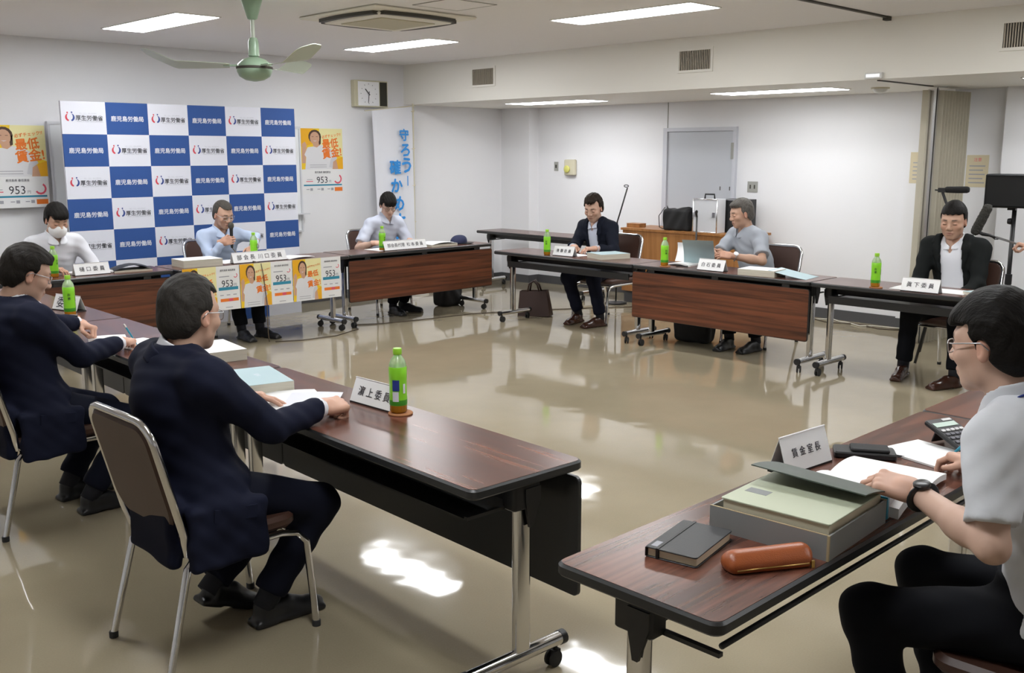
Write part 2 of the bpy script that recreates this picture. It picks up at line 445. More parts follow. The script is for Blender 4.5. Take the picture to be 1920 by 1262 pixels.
# ceiling lights
def ceiling_light(x, y, z, lab, w=0.34, l=1.28, lm='lamp'):
    t = thing('ceiling_light', lab, 'ceiling light', (x, y, z), 0, 'recessed fluorescent ceiling lights')
    link('diffuser', cached(('dif', w, l), lambda: MB().rbox((-w / 2, -l / 2, -.008), (w / 2, l / 2, -.001), .004, ch=.001).mesh('diffuser', lm)), t)
    def fr():
        b = MB(); a, c = w / 2 + .012, l / 2 + .012
        for (p, q) in (((-a, -c, -.006), (-w / 2, c, 0)), ((w / 2, -c, -.006), (a, c, 0)), ((-w / 2, -c, -.006), (w / 2, -l / 2, 0)), ((-w / 2, l / 2, -.006), (w / 2, c, 0))): b.box(p, q)
        return b.mesh('frame', 'plastic_white')
    link('frame', cached(('fr', w, l), fr), t)
LIGHTS = {(3.70, 7.70): 'lit fluorescent panel left of the ceiling fan', (6.07, 7.70): 'lit fluorescent panel right of the fan, before the wall clock',
          (5.93, 4.80): 'largest lit fluorescent panel, nearest the cream beam at top',
          (3.70, 4.80): 'lit fluorescent panel just above the picture, over the middle of the floor', (3.70, 1.90): 'lit fluorescent panel outside the picture, above the near right table', (6.05, 1.90): 'lit fluorescent panel outside the picture, past the right edge',
          (1.35, 7.70): 'lit fluorescent panel outside the picture, past the left edge', (1.35, 4.80): 'lit fluorescent panel outside the picture, above the men in navy suits', (1.35, 1.90): 'lit fluorescent panel outside the picture, nearest the camera', (3.70, -1.0): 'lit fluorescent panel behind the white polo man'}
for x, y in ((3.70, 7.70), (3.70, 4.80), (3.70, 1.90), (6.05, 7.70), (6.05, 4.80), (6.05, 1.90), (1.35, 7.70), (1.35, 4.80), (1.35, 1.90), (3.70, -1.0)):
    if True:
        k = (6.07, 7.70) if (x, y) == (6.05, 7.70) else (5.93, 4.80) if (x, y) == (6.05, 4.80) else (x, y)
        ceiling_light(k[0], k[1], ZC, LIGHTS[k])
for y, lab in ((7.72, 'lit fluorescent panel on the low ceiling near the corner column'), (4.96, 'lit fluorescent panel on the low ceiling above the grey door side'),
               (2.2, 'lit fluorescent panel on the low ceiling outside the picture')):
    ceiling_light(8.24, y, ZL, lab, .36, 1.2, 'lamp_aisle')

# ceiling cassette air conditioner
t = thing('air_conditioner', 'cream square ceiling cassette air conditioner with dark curved slots', 'air conditioner', (4.76, 6.17, ZC))
link('panel', MB().rbox((-.475, -.475, -.022), (.475, .475, 0), .02, ch=.012).rbox((-.36, -.36, -.05), (.36, .36, -.022), .06, ch=.016).mesh('panel', 'ac_cream', True, 30), t)
link('intake_grille', MB().rbox((-.25, -.25, -.056), (.25, .25, -.0495), .01, ch=.002).mesh('intake_grille', 'ac_grille'), t)
for k in range(4):
    def slot():
        b = MB(); pts = [(-.33 + .66 * i / 12, .40 - .035 * (2 * i / 12 - 1) ** 2 * 1.0) for i in range(13)]
        poly = [(x, y - .022) for x, y in pts] + [(x, y + .022) for x, y in reversed(pts)]
        return b.prism(poly, -.046, -.02).mesh('air_slot', 'vent_dark')
    link('air_slot', cached('acslot', slot), t, RZ(k * PI / 2))
# access hatch
t = thing('ceiling_hatch', 'flush square ceiling hatch with a thin metal rim', 'hatch', (4.71, 5.36, ZC))
b = MB()
for k in range(4): b.box((-.205, -.205, -.004), (.205, -.197, 0), 0, RZ(k * PI / 2))
link('rim', b.mesh('rim', 'plastic_grey'), t); link('cover', MB().box((-.196, -.196, -.003), (.196, .196, 0)).mesh('cover', 'ceiling_white'), t)

# ceiling fan
t = thing('ceiling_fan', 'pale green three-bladed ceiling fan hanging at rest', 'ceiling fan', (3.595, 6.12, 0))
link('canopy', MB().lathe([(.02, 2.50), (.032, 2.505), (.062, 2.60), (.07, ZC)], 24).mesh('canopy', 'fan_green', True, 50), t)
link('rod', MB().lathe([(.013, 2.38), (.013, 2.51)], 12).mesh('rod', 'fan_pale', True, 50), t)
link('sleeve', MB().lathe([(.025, 2.262), (.036, 2.268), (.034, 2.36), (.024, 2.385)], 20).mesh('sleeve', 'fan_green', True, 50), t)
hub = link('motor', MB().lathe([(.01, 2.103), (.06, 2.112), (.10, 2.135), (.115, 2.165), (.117, 2.19), (.11, 2.215), (.075, 2.245), (.03, 2.262)], 28).mesh('motor', 'fan_green', True, 50), t)
link('band', MB().lathe([(.1175, 2.183), (.12, 2.185), (.12, 2.198), (.1175, 2.2)], 28).mesh('band', 'vent_dark', True, 50), hub)
def blade():
    b = MB()
    def f(u, v):
        r = .16 + .55 * u; w = .055 + .045 * math.sin(min(1, u * 1.25) * PI * .62)
        if u > .86: w *= math.sqrt(max(.02, 1 - ((u - .86) / .14) ** 2))
        y = (v * 2 - 1) * w; z = .0 + (0 if u < .62 else (u - .62) * .24) + y * .16
        return (r, y, z)
    b.grid(f, 20, 6, 0, .004); return b.mesh('blade', 'fan_pale', True, 40)
for k, a in enumerate((150, 270, 30)):
    bl = link('blade', cached('blade', blade), t, T(0, 0, 2.205) @ RZ(R(a)))
    link('bracket', cached('bbr', lambda: MB().box((.09, -.018, -.006), (.20, .018, .004)).mesh('bracket', 'fan_green')), bl)

# beam grilles
def grille(y0, y1, lab):
    t = thing('air_grille', lab, 'vent', (BX, (y0 + y1) / 2, 2.43), 0, 'air grilles on the beam')
    h, w = .082, (y1 - y0) / 2
    b = MB()
    b.box((-.012, -w - .022, -h - .022), (0, -w, h + .022)).box((-.012, w, -h - .022), (0, w + .022, h + .022)).box((-.012, -w, h), (0, w, h + .022)).box((-.012, -w, -h - .022), (0, w, -h))
    link('frame', b.mesh('frame', 'wall_beam'), t)
    link('recess', MB().box((-.002, -w, -h), (0, w, h)).mesh('recess', 'vent_dark'), t)
    n = 18
    me = cached(('slat', h), lambda: MB().box((-.010, -.0035, -h), (-.002, .0035, h)).mesh('slat', 'vent_slat'))
    for i in range(n): link('slat', me, t, T(0, -w + (i + .5) * 2 * w / n, 0))
grille(7.87, 8.20, 'small metal air grille on the beam nearest the clock')
grille(5.15, 5.48, 'metal air grille in the middle of the cream beam')
grille(2.42, 2.74, 'metal air grille cut off by the right picture edge')
t = thing('smoke_detector', 'round white smoke detector on the low ceiling', 'smoke detector', (8.43, 4.08, ZL))
link('base', MB().lathe([(.075, -.012), (.078, 0)], 24).mesh('base', 'ivory', True, 40), t)
link('dome', MB().lathe([(.02, -.05), (.045, -.042), (.06, -.025), (.065, -.012)], 24).mesh('dome', 'plastic_white', True, 60), t)
t = thing('sensor_box', 'small pale sensor box at the lower beam edge', 'sensor', (BX, 3.66, 2.21))
link('housing', MB().rbox((-.03, -.07, -.022), (0, .07, .022), .006).mesh('housing', 'plastic_white'), t)
link('cover', MB().box((-.034, -.055, -.012), (-.03, .055, .012)).mesh('cover', 'alu_trim'), t)

# door
d = thing('door_1', 'plain light grey flush door in the white wall', 'door', (XW, 6.455, 0)); d['kind'] = 'structure'
del d['category']
link('door_leaf', MB().box((-.02, -.435, 0), (0, .42, 1.865)).mesh('door_leaf', 'door_grey'), d)
link('door_frame', MB().box((-.04, .42, 0), (0, .475, 1.905)).box((-.04, -.475, 0), (0, -.435, 1.905)).box((-.04, -.435, 1.865), (0, .42, 1.905)).mesh('door_frame', 'door_frame'), d)
link('hinge', MB().rbox((-.046, -.45, 1.57), (-.02, -.415, 1.74), .008).mesh('hinge', 'plastic_grey'), d)
h = link('door_knob', MB().lathe([(.012, 0), (.012, .03), (.028, .045), (.028, .06), (.01, .07)], 16).mesh('door_knob', 'chrome', True, 50), d, T(-.02, .37, .93) @ RY(-PI / 2))
link('latch', MB().box((-.022, -.29, 1.24), (-.019, -.28, 1.28)).box((-.022, -.41, 1.24), (-.019, -.40, 1.28)).mesh('latch', 'vent_dark'), d)

# wall fittings
t = thing('wall_outlet', 'grey double wall outlet plate right of the door', 'outlet', (XW, 5.78, 1.285))
link('plate', MB().box((-.008, -.06, -.055), (0, .06, .055)).mesh('plate', 'plastic_grey'), t)
for s in (-1, 1): link('socket_hole', MB().box((-.009, s * .025 - .008, -.02), (-.0075, s * .025 + .008, .02)).mesh('socket_hole', 'vent_dark'), t)
t = thing('wall_switch', 'small grey wall switch beside the yellow box', 'switch', (XW, 8.59, 1.47))
link('plate', MB().box((-.007, -.033, -.055), (0, .033, .055)).mesh('plate', 'plastic_grey'), t)
link('button', MB().box((-.01, -.012, -.02), (-.006, .012, .02)).mesh('button', 'vent_dark'), t)
t = thing('emergency_light_box', 'pale box with a yellow torch mounted on the wall', 'wall box', (XW, 8.33, 1.46))
link('case', MB().rbox((-.06, -.085, -.095), (0, .085, .095), .02, ch=.01).mesh('case', 'ivory', True, 30), t)
link('torch', MB().lathe([(.04, 0), (.045, .02), (.03, .03)], 16).mesh('torch', 'plastic_yellow', True, 40), t, T(-.06, .02, -.02) @ RY(-PI / 2))
def notice(name, M, lab, w, h):
    t = thing(name, lab, 'notice'); t.matrix_world = M
    link('sheet', MB().box((-w / 2, -h / 2, 0), (w / 2, h / 2, .0015)).mesh('sheet', 'notice'), t)
    put_text('lettering', t, '注意', 'pink_ink', w * .35, T(0, h * .36, .0025))
    for i in range(5): link('print_line', MB().box((-w * .36, -h * .018, 0), (w * (.36 - .09 * (i % 2)), h * .018, .0008)).mesh('print_line', 'ink_light'), t, T(0, h * (.16 - .13 * i), .0015))
FX = Matrix(((0, 0, -1, 0), (-1, 0, 0, 0), (0, 1, 0, 0), (0, 0, 0, 1)))      # lettering plane facing -X
FY = Matrix(((1, 0, 0, 0), (0, 0, -1, 0), (0, 1, 0, 0), (0, 0, 0, 1)))       # lettering plane facing -Y
notice('wall_notice', T(9.12 - .001, 3.98, 1.50) @ FX, 'yellowed paper notice left of the folded partition', .20, .28)
notice('wall_notice', T(XW - .001, 3.51, 1.475) @ FX, 'yellowed paper notice behind the loudspeaker', .19, .28)

# accordion partition folded against the wall
t = thing('folding_partition', 'beige accordion partition folded up beside the man in black jacket', 'partition', (8.55, 3.68, 0))
link('lead_post', MB().rbox((-.02, -.05, 0), (.03, .03, 2.16), .008).mesh('lead_post', 'alu_trim'), t)
link('gasket', MB().box((-.026, -.056, 0), (-.0205, -.050, 2.17)).mesh('gasket', 'black_plastic'), t)
link('end_panel', MB().box((-.075, .0, 0), (-.036, .05, 2.15)).mesh('end_panel', 'accordion'), t)
def pleat():
    b = MB(); b.prism([(0, .12), (.021, -.02), (.027, -.02), (.046, .12), (.046, .14), (0, .14)], 0, 2.15); return b.mesh('pleat', 'accordion')
for i in range(10): link('pleat', cached('pleat', pleat), t, T(.035 + i * .047, -.055 - .006 * i, 0))
# ------------------------------------------------------------------ tables
DP = 0.455
def table(label, origin, ang, L, panel=None, group='flip-top meeting tables', shelf=True, dp=DP):
    """local x along the length, local y from the room side (0) to the sitter (dp); origin is the room-side corner"""
    t = thing('meeting_table', label, 'table', (origin[0], origin[1], 0), ang, group)
    L = round(L, 3)
    top = link('tabletop', cached(('tt', L, dp), lambda: MB().prism(rrect(0, 0, L, dp, .03, 5), .668, .6992, 0, None, .006).mesh('tabletop', 'black_edge', True, 35)), t)
    link('laminate', cached(('lam', L, dp), lambda: MB().prism(rrect(.007, .007, L - .007, dp - .007, .026, 5), .699, .7002).mesh('laminate', 'rosewood')), top)
    yl = .20
    for e, xx in ((0, .075), (1, L - .075)):
        def col(): return MB().rbox((-.016, -.03, .105), (.016, .03, .60), .012, ch=.001).mesh('leg', 'chrome', True, 35)
        lg = link('leg', cached('tleg', col), t, T(xx, yl, 0))
        def brk():
            b = MB().rbox((-.03, -.055, .575), (.03, .055, .668), .012, ch=.004)
            b.prism([(-.05, .60), (-.02, .515), (-.005, .515), (.012, .60), (.012, .64), (-.05, .64)], -.034, -.024, 0, Matrix(((0, 0, 1, 0), (1, 0, 0, 0), (0, 1, 0, 0), (0, 0, 0, 1))))
            return b.mesh('bracket', 'black_plastic', True, 30)
        link('bracket', cached('tbrk', brk), lg, (Matrix.Identity(4) if e == 0 else RZ(PI)))
        def foot(): return MB().tube([(0, .03 - yl, .088), (0, .425 - yl, .088)], .0225, 14).mesh('foot', 'chrome', True, 40)
        ft = link('foot', cached('tfoot', foot), t, T(xx, yl, 0))
        def fcap(): return MB().tube([(0, -.011, .088), (0, .011, .088)], .024, 14).mesh('end_cap', 'black_plastic', True, 40)
        for yy in (.023, .432): link('end_cap', cached('tfcap', fcap), ft, T(0, yy - yl, 0))
        def caster():
            b = MB()
            b.lathe([(.008, .05), (.008, .072)], 8)
            b.box((-.012, -.014, .034), (.012, .016, .056))
            for s in (-1, 1): b.lathe([(.02, -.006), (.0275, -.004), (.0275, .004), (.02, .006)], 16, 0, T(s * .011, .008, .0275) @ RY(PI / 2))
            return b.mesh('caster', 'rubber', True, 35)
        for yy in (.05, .40): link('caster', cached('tcaster', caster), t, T(xx, yy, 0) @ RZ(.4 * e + yy))
    def rail():
        b = MB().box((.09, .215, .60), (L - .09, .245, .64)).box((.09, .12, .575), (.105, .40, .585)).box((L - .105, .12, .575), (L - .09, .40, .585))
        return b.mesh('rail', 'black_metal')
    link('rail', cached(('trail', L), rail), t)
    if shelf == 'rod': link('under_rod', cached(('trod', L), lambda: MB().tube([(.09, .405, .605), (L - .09, .405, .605)], .007, 8).mesh('under_rod', 'black_metal', True)), t)
    elif shelf:
        link('shelf', cached(('tshelf', L), lambda: MB().box((.105, .10, .572), (L - .105, .40, .578)).box((.105, .095, .545), (L - .105, .105, .60)).mesh('shelf', 'black_metal')), t)
    if panel:
        pm = 'panelwood'
        def pan(): return MB().prism(rrect(0.0, .25, L, .645, .02, 4), 0, .016, 0, Matrix(((1, 0, 0, 0), (0, 0, 1, .012), (0, 1, 0, 0), (0, 0, 0, 1))), .002).mesh('modesty_panel', 'black_edge' if panel == 'black' else 'black_edge')
        p = link('modesty_panel', cached(('pan', L), pan), t)
        link('veneer', cached(('ven', L), lambda: MB().prism(rrect(.004, .254, L - .004, .641, .018, 4), 0, .002, 0, Matrix(((1, 0, 0, 0), (0, 0, 1, .0105), (0, 1, 0, 0), (0, 0, 0, 1)))).mesh('veneer', pm)), p)
        for k in range(3): link('hook', cached('hook', lambda: MB().box((-.03, .014, .63), (.03, .024, .668)).mesh('hook', 'black_metal')), p, T(L * (.12 + .38 * k), 0, 0))
    return t
LA = R(90 - 2.2)          # left row: room side faces +X, length runs away from the camera
def lrow(y): return (2.245 + .038 * (y - 1.965), y)
table('near left table with a tea bottle, in front of the man leaning on his fist', lrow(1.965), LA, 1.835, 'black')
table('left row table where the man in navy writes with a blue pen', lrow(3.805), LA, 1.82, 'black')
table('farthest table of the left row, half hidden behind a head', lrow(5.63), LA, 1.82, 'black')
def flip(label, x0, x1, yroom, panel, **k):
    """rows whose sitters are on the -Y side: room side is +Y"""
    return table(label, (x1, yroom), PI, x1 - x0, panel, **k)
flip('near right table carrying the grey file box and notebook', 1.60, 3.575, 1.495, None, shelf='rod')
flip('table behind the white-polo man, beyond the seam', 3.58, 5.40, 1.50, None, shelf='rod')
def wrow(label, y0, y1, panel):   # right-wall row: sitters at +X
    return table(label, (6.655, y1), -PI / 2, y1 - y0, panel)
wrow('table without front panel, brown bag leaning by its leg', 5.335, 7.05, None)
wrow('wood-panelled table of the man holding a pale file', 3.672, 5.33, 'wood')
wrow('table without front panel before the man in black jacket', 1.86, 3.668, None)
def brow(label, x0, x1, y, panel, a=0.0):
    return table(label, (x0, y), a, x1 - x0, panel)
brow('wood-panelled table of the young man in glasses, cap on its end', 5.395, 7.225, 7.655, 'wood')
brow('middle back table with three posters hung on its front', 3.70, 5.385, 7.62, None)
brow('wood-panelled back table of the man in a face mask', 1.86, 3.69, 7.70, 'wood', R(-1.0))
table('empty dark table standing along the right wall', (8.30, 9.10), -PI / 2, 1.80, None, shelf=False)

# ------------------------------------------------------------------ chairs (facing +X, origin under the seat)
def chair(label, loc, yaw):
    t = thing('meeting_chair', label, 'chair', (loc[0], loc[1], 0), yaw, 'brown vinyl stacking chairs')
    def seat():
        b = MB(); b.prism(rrect(-.20, -.215, .215, .215, .06, 5), .385, .432, 0, None, .014); return b.mesh('seat', 'vinyl_brown', True, 40)
    link('seat', cached('c_seat', seat), t)
    BM = T(-.20, 0, .44) @ RY(R(-14))
    def bframe():
        b = MB(); w, h, r = .21, .405, .07
        pts = [(0, -w + .03, -.06), (0, -w, .02), (0, -w, h - r)]
        pts += [(0, -w + r - r * math.cos(R(a)), h - r + r * math.sin(R(a))) for a in (22, 45, 68, 90)]
        pts += [(0, w - r + r * math.sin(R(a)), h - r + r * math.cos(R(a))) for a in (0, 22, 45, 68, 90)]
        pts += [(0, w, .02), (0, w - .03, -.06)]
        b.tube(pts, .0135, 10, 0, BM); return b.mesh('back_frame', 'chrome', True, 60)
    bf = link('back_frame', cached('c_bf', bframe), t)
    def back():
        b = MB(); pl = rrect(-.195, .05, .195, .393, .06, 5)
        b.prism([(x, y - (0.05 * (1 - (x / .2) ** 2) if y < .2 else 0)) for x, y in pl], -.016, .012, 0, BM @ Matrix(((0, 0, 1, 0), (1, 0, 0, 0), (0, 1, 0, 0), (0, 0, 0, 1))), .008)
        return b.mesh('backrest', 'vinyl_brown', True, 40)
    link('backrest', cached('c_back', back), t)
    for s in (-1, 1):
        def rear(): return MB().tube([(-.05, s * .175, .375), (-.16, s * .185, .37), (-.19, s * .19, .34), (-.275, s * .205, .012)], .0125, 10).mesh('leg', 'chrome', True, 60)
        def front(): return MB().tube([(-.18, s * .195, .372), (.14, s * .21, .372), (.20, s * .212, .36), (.235, s * .214, .32), (.262, s * .218, .012)], .0125, 10).mesh('leg', 'chrome', True, 60)
        for nm, fn, ex in (('r', rear, (-.275, s * .205)), ('f', front, (.262, s * .218))):
            lg = link('leg', cached(('c_leg', nm, s), fn), t)
            link('foot_cap', cached(('c_cap', nm, s), lambda: MB().lathe([(.015, 0), (.0155, .02), (.014, .022)], 12, 0, T(ex[0], ex[1], 0)).mesh('foot_cap', 'rubber', True, 50)), lg)
    for xx in (.18, -.16): link('seat_rail', cached('c_rail', lambda: MB().tube([(0, -.19, .37), (0, .19, .37)], .01, 8).mesh('seat_rail', 'chrome', True, 50)), t, T(xx, 0, 0))
    return t
CH = {}
CH[1] = chair('chair under the man in a face mask', (3.02, 8.40), R(-90))
CH[2] = chair('chair at the left picture edge under the man writing', (1.555, 4.615), R(2))
CH[3] = chair('nearest chair, its brown back turned to the camera', (1.535, 3.03), R(1))
CH[4] = chair('chair under the man speaking into a microphone', (4.50, 8.42), R(-90))
CH[5] = chair('chair under the young man in glasses', (6.30, 8.40), R(-92))
CH[6] = chair('chair with its backrest showing beside the navy jacket', (7.53, 6.34), R(180))
CH[7] = chair('chair under the grey-haired man in a short-sleeved shirt', (7.56, 4.62), R(180))
CH[8] = chair('chair under the man in the black jacket', (7.50, 2.93), R(180))
CH[9] = chair('chair in the lower right corner under the white polo man', (2.53, 0.70), R(92))

# ------------------------------------------------------------------ tea bottles and coasters
def bottle(label, x, y, z=.7002, rz=0.0, coaster=True, glyph='お茶'):
    if coaster:
        c = thing('coaster', 'round cork coaster under the ' + label.split(',')[0].replace('green tea bottle', 'tea bottle'), 'coaster', (x + .006, y - .004, z), 0, 'cork coasters')
        link('disc', cached('coaster', lambda: MB().lathe([(.043, 0), (.045, .002), (.045, .005), (.043, .007)], 24).mesh('disc', 'cork', True, 40)), c)
        z += .007
    t = thing('tea_bottle', label, 'bottle', (x, y, z), rz, 'green tea bottles')
    link('body', cached('bt_body', lambda: MB().lathe([(.022, 0), (.029, .003), (.0315, .010), (.0312, .034), (.0300, .085), (.0300, .105), (.0312, .165), (.031, .178), (.026, .194), (.016, .208), (.0135, .213), (.0135, .222)], 24, 0, None, [0, 0, 0, 0, 0, 0, 1, 1, 1, 1, 1]).mesh('body', ['tea', 'bottle_clear'], True, 60)), t)
    lb = link('label_sleeve', cached('bt_lab', lambda: MB().lathe([(.0322, .030), (.0326, .031), (.0326, .042), (.0326, .050), (.0312, .085), (.0312, .105), (.0326, .135), (.0326, .168), (.0312, .1705)], 24, 0, None, [0, 1, 1, 0, 0, 0, 0, 0]).mesh('label_sleeve', ['lime_label', 'label_green'], True, 60)), t)
    link('cap', cached('bt_cap', lambda: MB().lathe([(.0155, .215), (.0162, .217), (.0162, .233), (.0148, .2365)], 20).mesh('cap', 'lime', True, 45)), t)
    def curl(s, m, w, zc, h, r=.0330):
        src = text_mesh(s, m, .02); me = src.copy(); n = len(me.vertices)
        co = np.zeros(n * 3, np.float32); me.vertices.foreach_get('co', co); co = co.reshape(-1, 3)
        a = co[:, 0] * w / r; sc = h / text_h(src)
        rr = r + co[:, 2] * .5; out = np.stack([rr * np.cos(a), rr * np.sin(a), zc + co[:, 1] * sc], 1); me.vertices.foreach_set('co', out.astype(np.float32).ravel()); me.update(); return me
    link('lettering', cached('bt_txt1', lambda: curl('お', 'label_dark', .016, .128, .017)), lb)
    link('lettering', cached('bt_txt2', lambda: curl('茶', 'label_dark', .016, .106, .017, .0328)), lb)
    def patch(a0, a1, z0, z1, m, r=.0331):
        b = MB(); n = 6
        for i in range(n):
            a, c = R(a0 + (a1 - a0) * i / n), R(a0 + (a1 - a0) * (i + 1) / n)
            b.add([(r * math.cos(a), r * math.sin(a), z0), (r * math.cos(c), r * math.sin(c), z0), (r * math.cos(c), r * math.sin(c), z1), (r * math.cos(a), r * math.sin(a), z1)], [(0, 1, 2, 3)])
        return b.mesh('print', m)
    link('picture_print', cached('bt_p1', lambda: patch(95, 140, .085, .125, 'label_blue')), lb)
    link('barcode_print', cached('bt_p2', lambda: patch(165, 182, .075, .110, 'print_white')), lb)
    link('white_print', cached('bt_p3', lambda: patch(95, 135, .046, .082, 'print_white')), lb)
    return t
bottle('green tea bottle of the masked man, standing at the far left', 2.82, 7.86, rz=R(-60), coaster=False)
bottle('green tea bottle between the writing man and the far left table', 2.165, 5.84, rz=R(-110))
bottle('nearest green tea bottle, alone on the left table', 2.17, 2.80, rz=R(100))
bottle('green tea bottle beside the man with the microphone', 4.60, 7.98, rz=R(-60), coaster=False)
bottle('green tea bottle before the young man in glasses', 5.89, 7.80, rz=R(-80), coaster=False)
bottle('green tea bottle left of the navy-jacket man', 6.735, 6.40, rz=R(-150), coaster=False)
bottle('green tea bottle left of the open pale file', 6.725, 5.04, rz=R(-120))
bottle('green tea bottle left of the black-jacket man', 6.705, 3.19, rz=R(-160))

# ------------------------------------------------------------------ name plates: folded white card tents on a dark foot
def plate(label, p, q, s, back=False, h=.088, up=0.0, tw=.72, dark='ink'):
    """p,q: ends of the front lower edge on the table, seen from the reading side left to right"""
    p = Vector((p[0], p[1], 0)); q = Vector((q[0], q[1], 0)); w = (q - p).length; ang = math.atan2(q.y - p.y, q.x - p.x)
    t = thing('name_plate', label, 'name plate', (p.x, p.y, .7002 + up), ang, 'white name plates')
    w = round(w, 3); dpt = .07; sl = math.atan2(dpt / 2, h)
    link('foot', MB().box((0, 0, 0), (w, dpt, .006)).mesh('foot', 'black_plastic'), t)
    def side():
        b = MB(); b.box((0, -.0008, 0), (w, .0008, math.hypot(h, dpt / 2))); return b.mesh('card', 'white_paper')
    me = cached(('card', w, h), side)
    f = link('card', me, t, T(0, .002, .006) @ RX(-sl)); link('card', me, t, T(0, dpt - .002, .006) @ RX(sl))
    for dz in (0, 1): pass
    put_text('lettering', f, s, dark, w * tw, T(w / 2, -.0016, h * .52) @ FY, .004, label='black printed characters')
    return t
plate('name plate of the masked man on the far left table', (2.95, 7.79), (3.22, 7.785), '樋 口 委 員')
plate('name plate beside the tea bottle at the left row end', (2.20, 6.22), (2.26, 6.00), '委 員')
plate('name plate turned to the camera behind the nearest bottle', (2.150, 3.075), (2.155, 2.815), '濵 上 委 員')
plate('long name plate above the posters', (4.255, 7.725), (4.775, 7.72), '部 会 長  川 口 委 員', tw=.84)
plate('long name plate of the young man in glasses', (5.87, 7.73), (6.39, 7.725), '部会長代理  松 本 委 員', tw=.84)
plate('name plate of the navy-jacket man', (6.735, 6.33), (6.745, 6.09), '後 藤 委 員')
plate('name plate below the open pale file', (6.72, 4.71), (6.72, 4.46), '白 石 委 員')
plate('name plate of the black-jacket man', (6.685, 3.00), (6.685, 2.74), '眞 下 委 員')
plate('name plate behind the grey file box', (2.535, 1.435), (2.765, 1.415), '賃 金 室 長', h=.105, tw=.62)

# ------------------------------------------------------------------ checkered backdrop
t = thing('press_backdrop', 'blue and white checkered press backdrop with printed emblems', 'backdrop', (3.355, 8.9, 0))
CW, RH = .3835, .2775
link('frame', MB().box((0, .012, .0), (6 * CW, .03, 2.07)).mesh('frame', 'print_white'), t)
for s in (.25, 1.05, 2.05): link('support_foot', MB().box((s - .02, .03, 0), (s + .02, .30, .03)).box((s - .012, .03, 0), (s + .012, .05, 1.8)).mesh('support_foot', 'steel'), t)
cellw = MB().box((0, 0, 0), (CW, .012, RH)).mesh('printed_square', 'print_white')
cellb = MB().box((0, 0, 0), (CW, .012, RH)).mesh('printed_square', 'print_blue')
def emblem():
    b = MB()
    def cres(sx, m):
        out = [(sx * (.012 + .040 * math.sin(R(a)) * 1.0), .042 * math.cos(R(a)) - .004) for a in range(15, 176, 16)]
        inn = [(sx * (.010 + .022 * math.sin(R(a))), .034 * math.cos(R(a)) + .004) for a in range(15, 176, 16)]
        k = len(out); vs = [(x, y, 0) for x, y in out + inn]
        fs = [((i, i + 1, k + i + 1, k + i) if sx < 0 else (i, k + i, k + i + 1, i + 1)) for i in range(k - 1)]
        b.add(vs, fs, m)
    cres(-1, 0); cres(1, 1)
    for (x, y, m) in ((-.026, .047, 0), (.022, .05, 1)):
        b.add([(x + .009 * math.cos(R(a)), y + .009 * math.sin(R(a)), 0) for a in range(0, 360, 45)], [tuple(range(8))], m)
    return b.mesh('emblem', ['logo_red', 'logo_navy'])
emb = emblem()
nr = 8
for r in range(nr):
    z = 2.07 - (r + 1) * RH
    for c in range(6):
        zz = max(0, z); hh = min(RH, z + RH)
        if hh <= 0.02: continue
        white = (r + c) % 2 == 0
        full = z >= 0
        me = (cellw if white else cellb) if full else MB().box((0, 0, 0), (CW, .012, hh)).mesh('printed_square', 'print_white' if white else 'print_blue')
        o = link('printed_square', me, t, T(c * CW, 0, zz))
        if not full: continue
        if white:
            link('emblem', emb, o, T(.073, -.001, RH * .52) @ FY @ S(.78))
            put_text('lettering', o, '厚生労働省', 'ink', .235, T(.238, -.001, RH * .50) @ FY, .012)
            put_text('lettering', o, 'ひと、くらし、みらいのために', 'ink_light', .15, T(.23, -.001, RH * .64) @ FY)
            put_text('lettering', o, 'Ministry of Health, Labour and Welfare', 'ink_light', .225, T(.245, -.001, RH * .385) @ FY)
        else:
            put_text('lettering', o, '鹿児島労働局', 'print_white', .295, T(CW / 2, -.001, RH * .5) @ FY, .018)

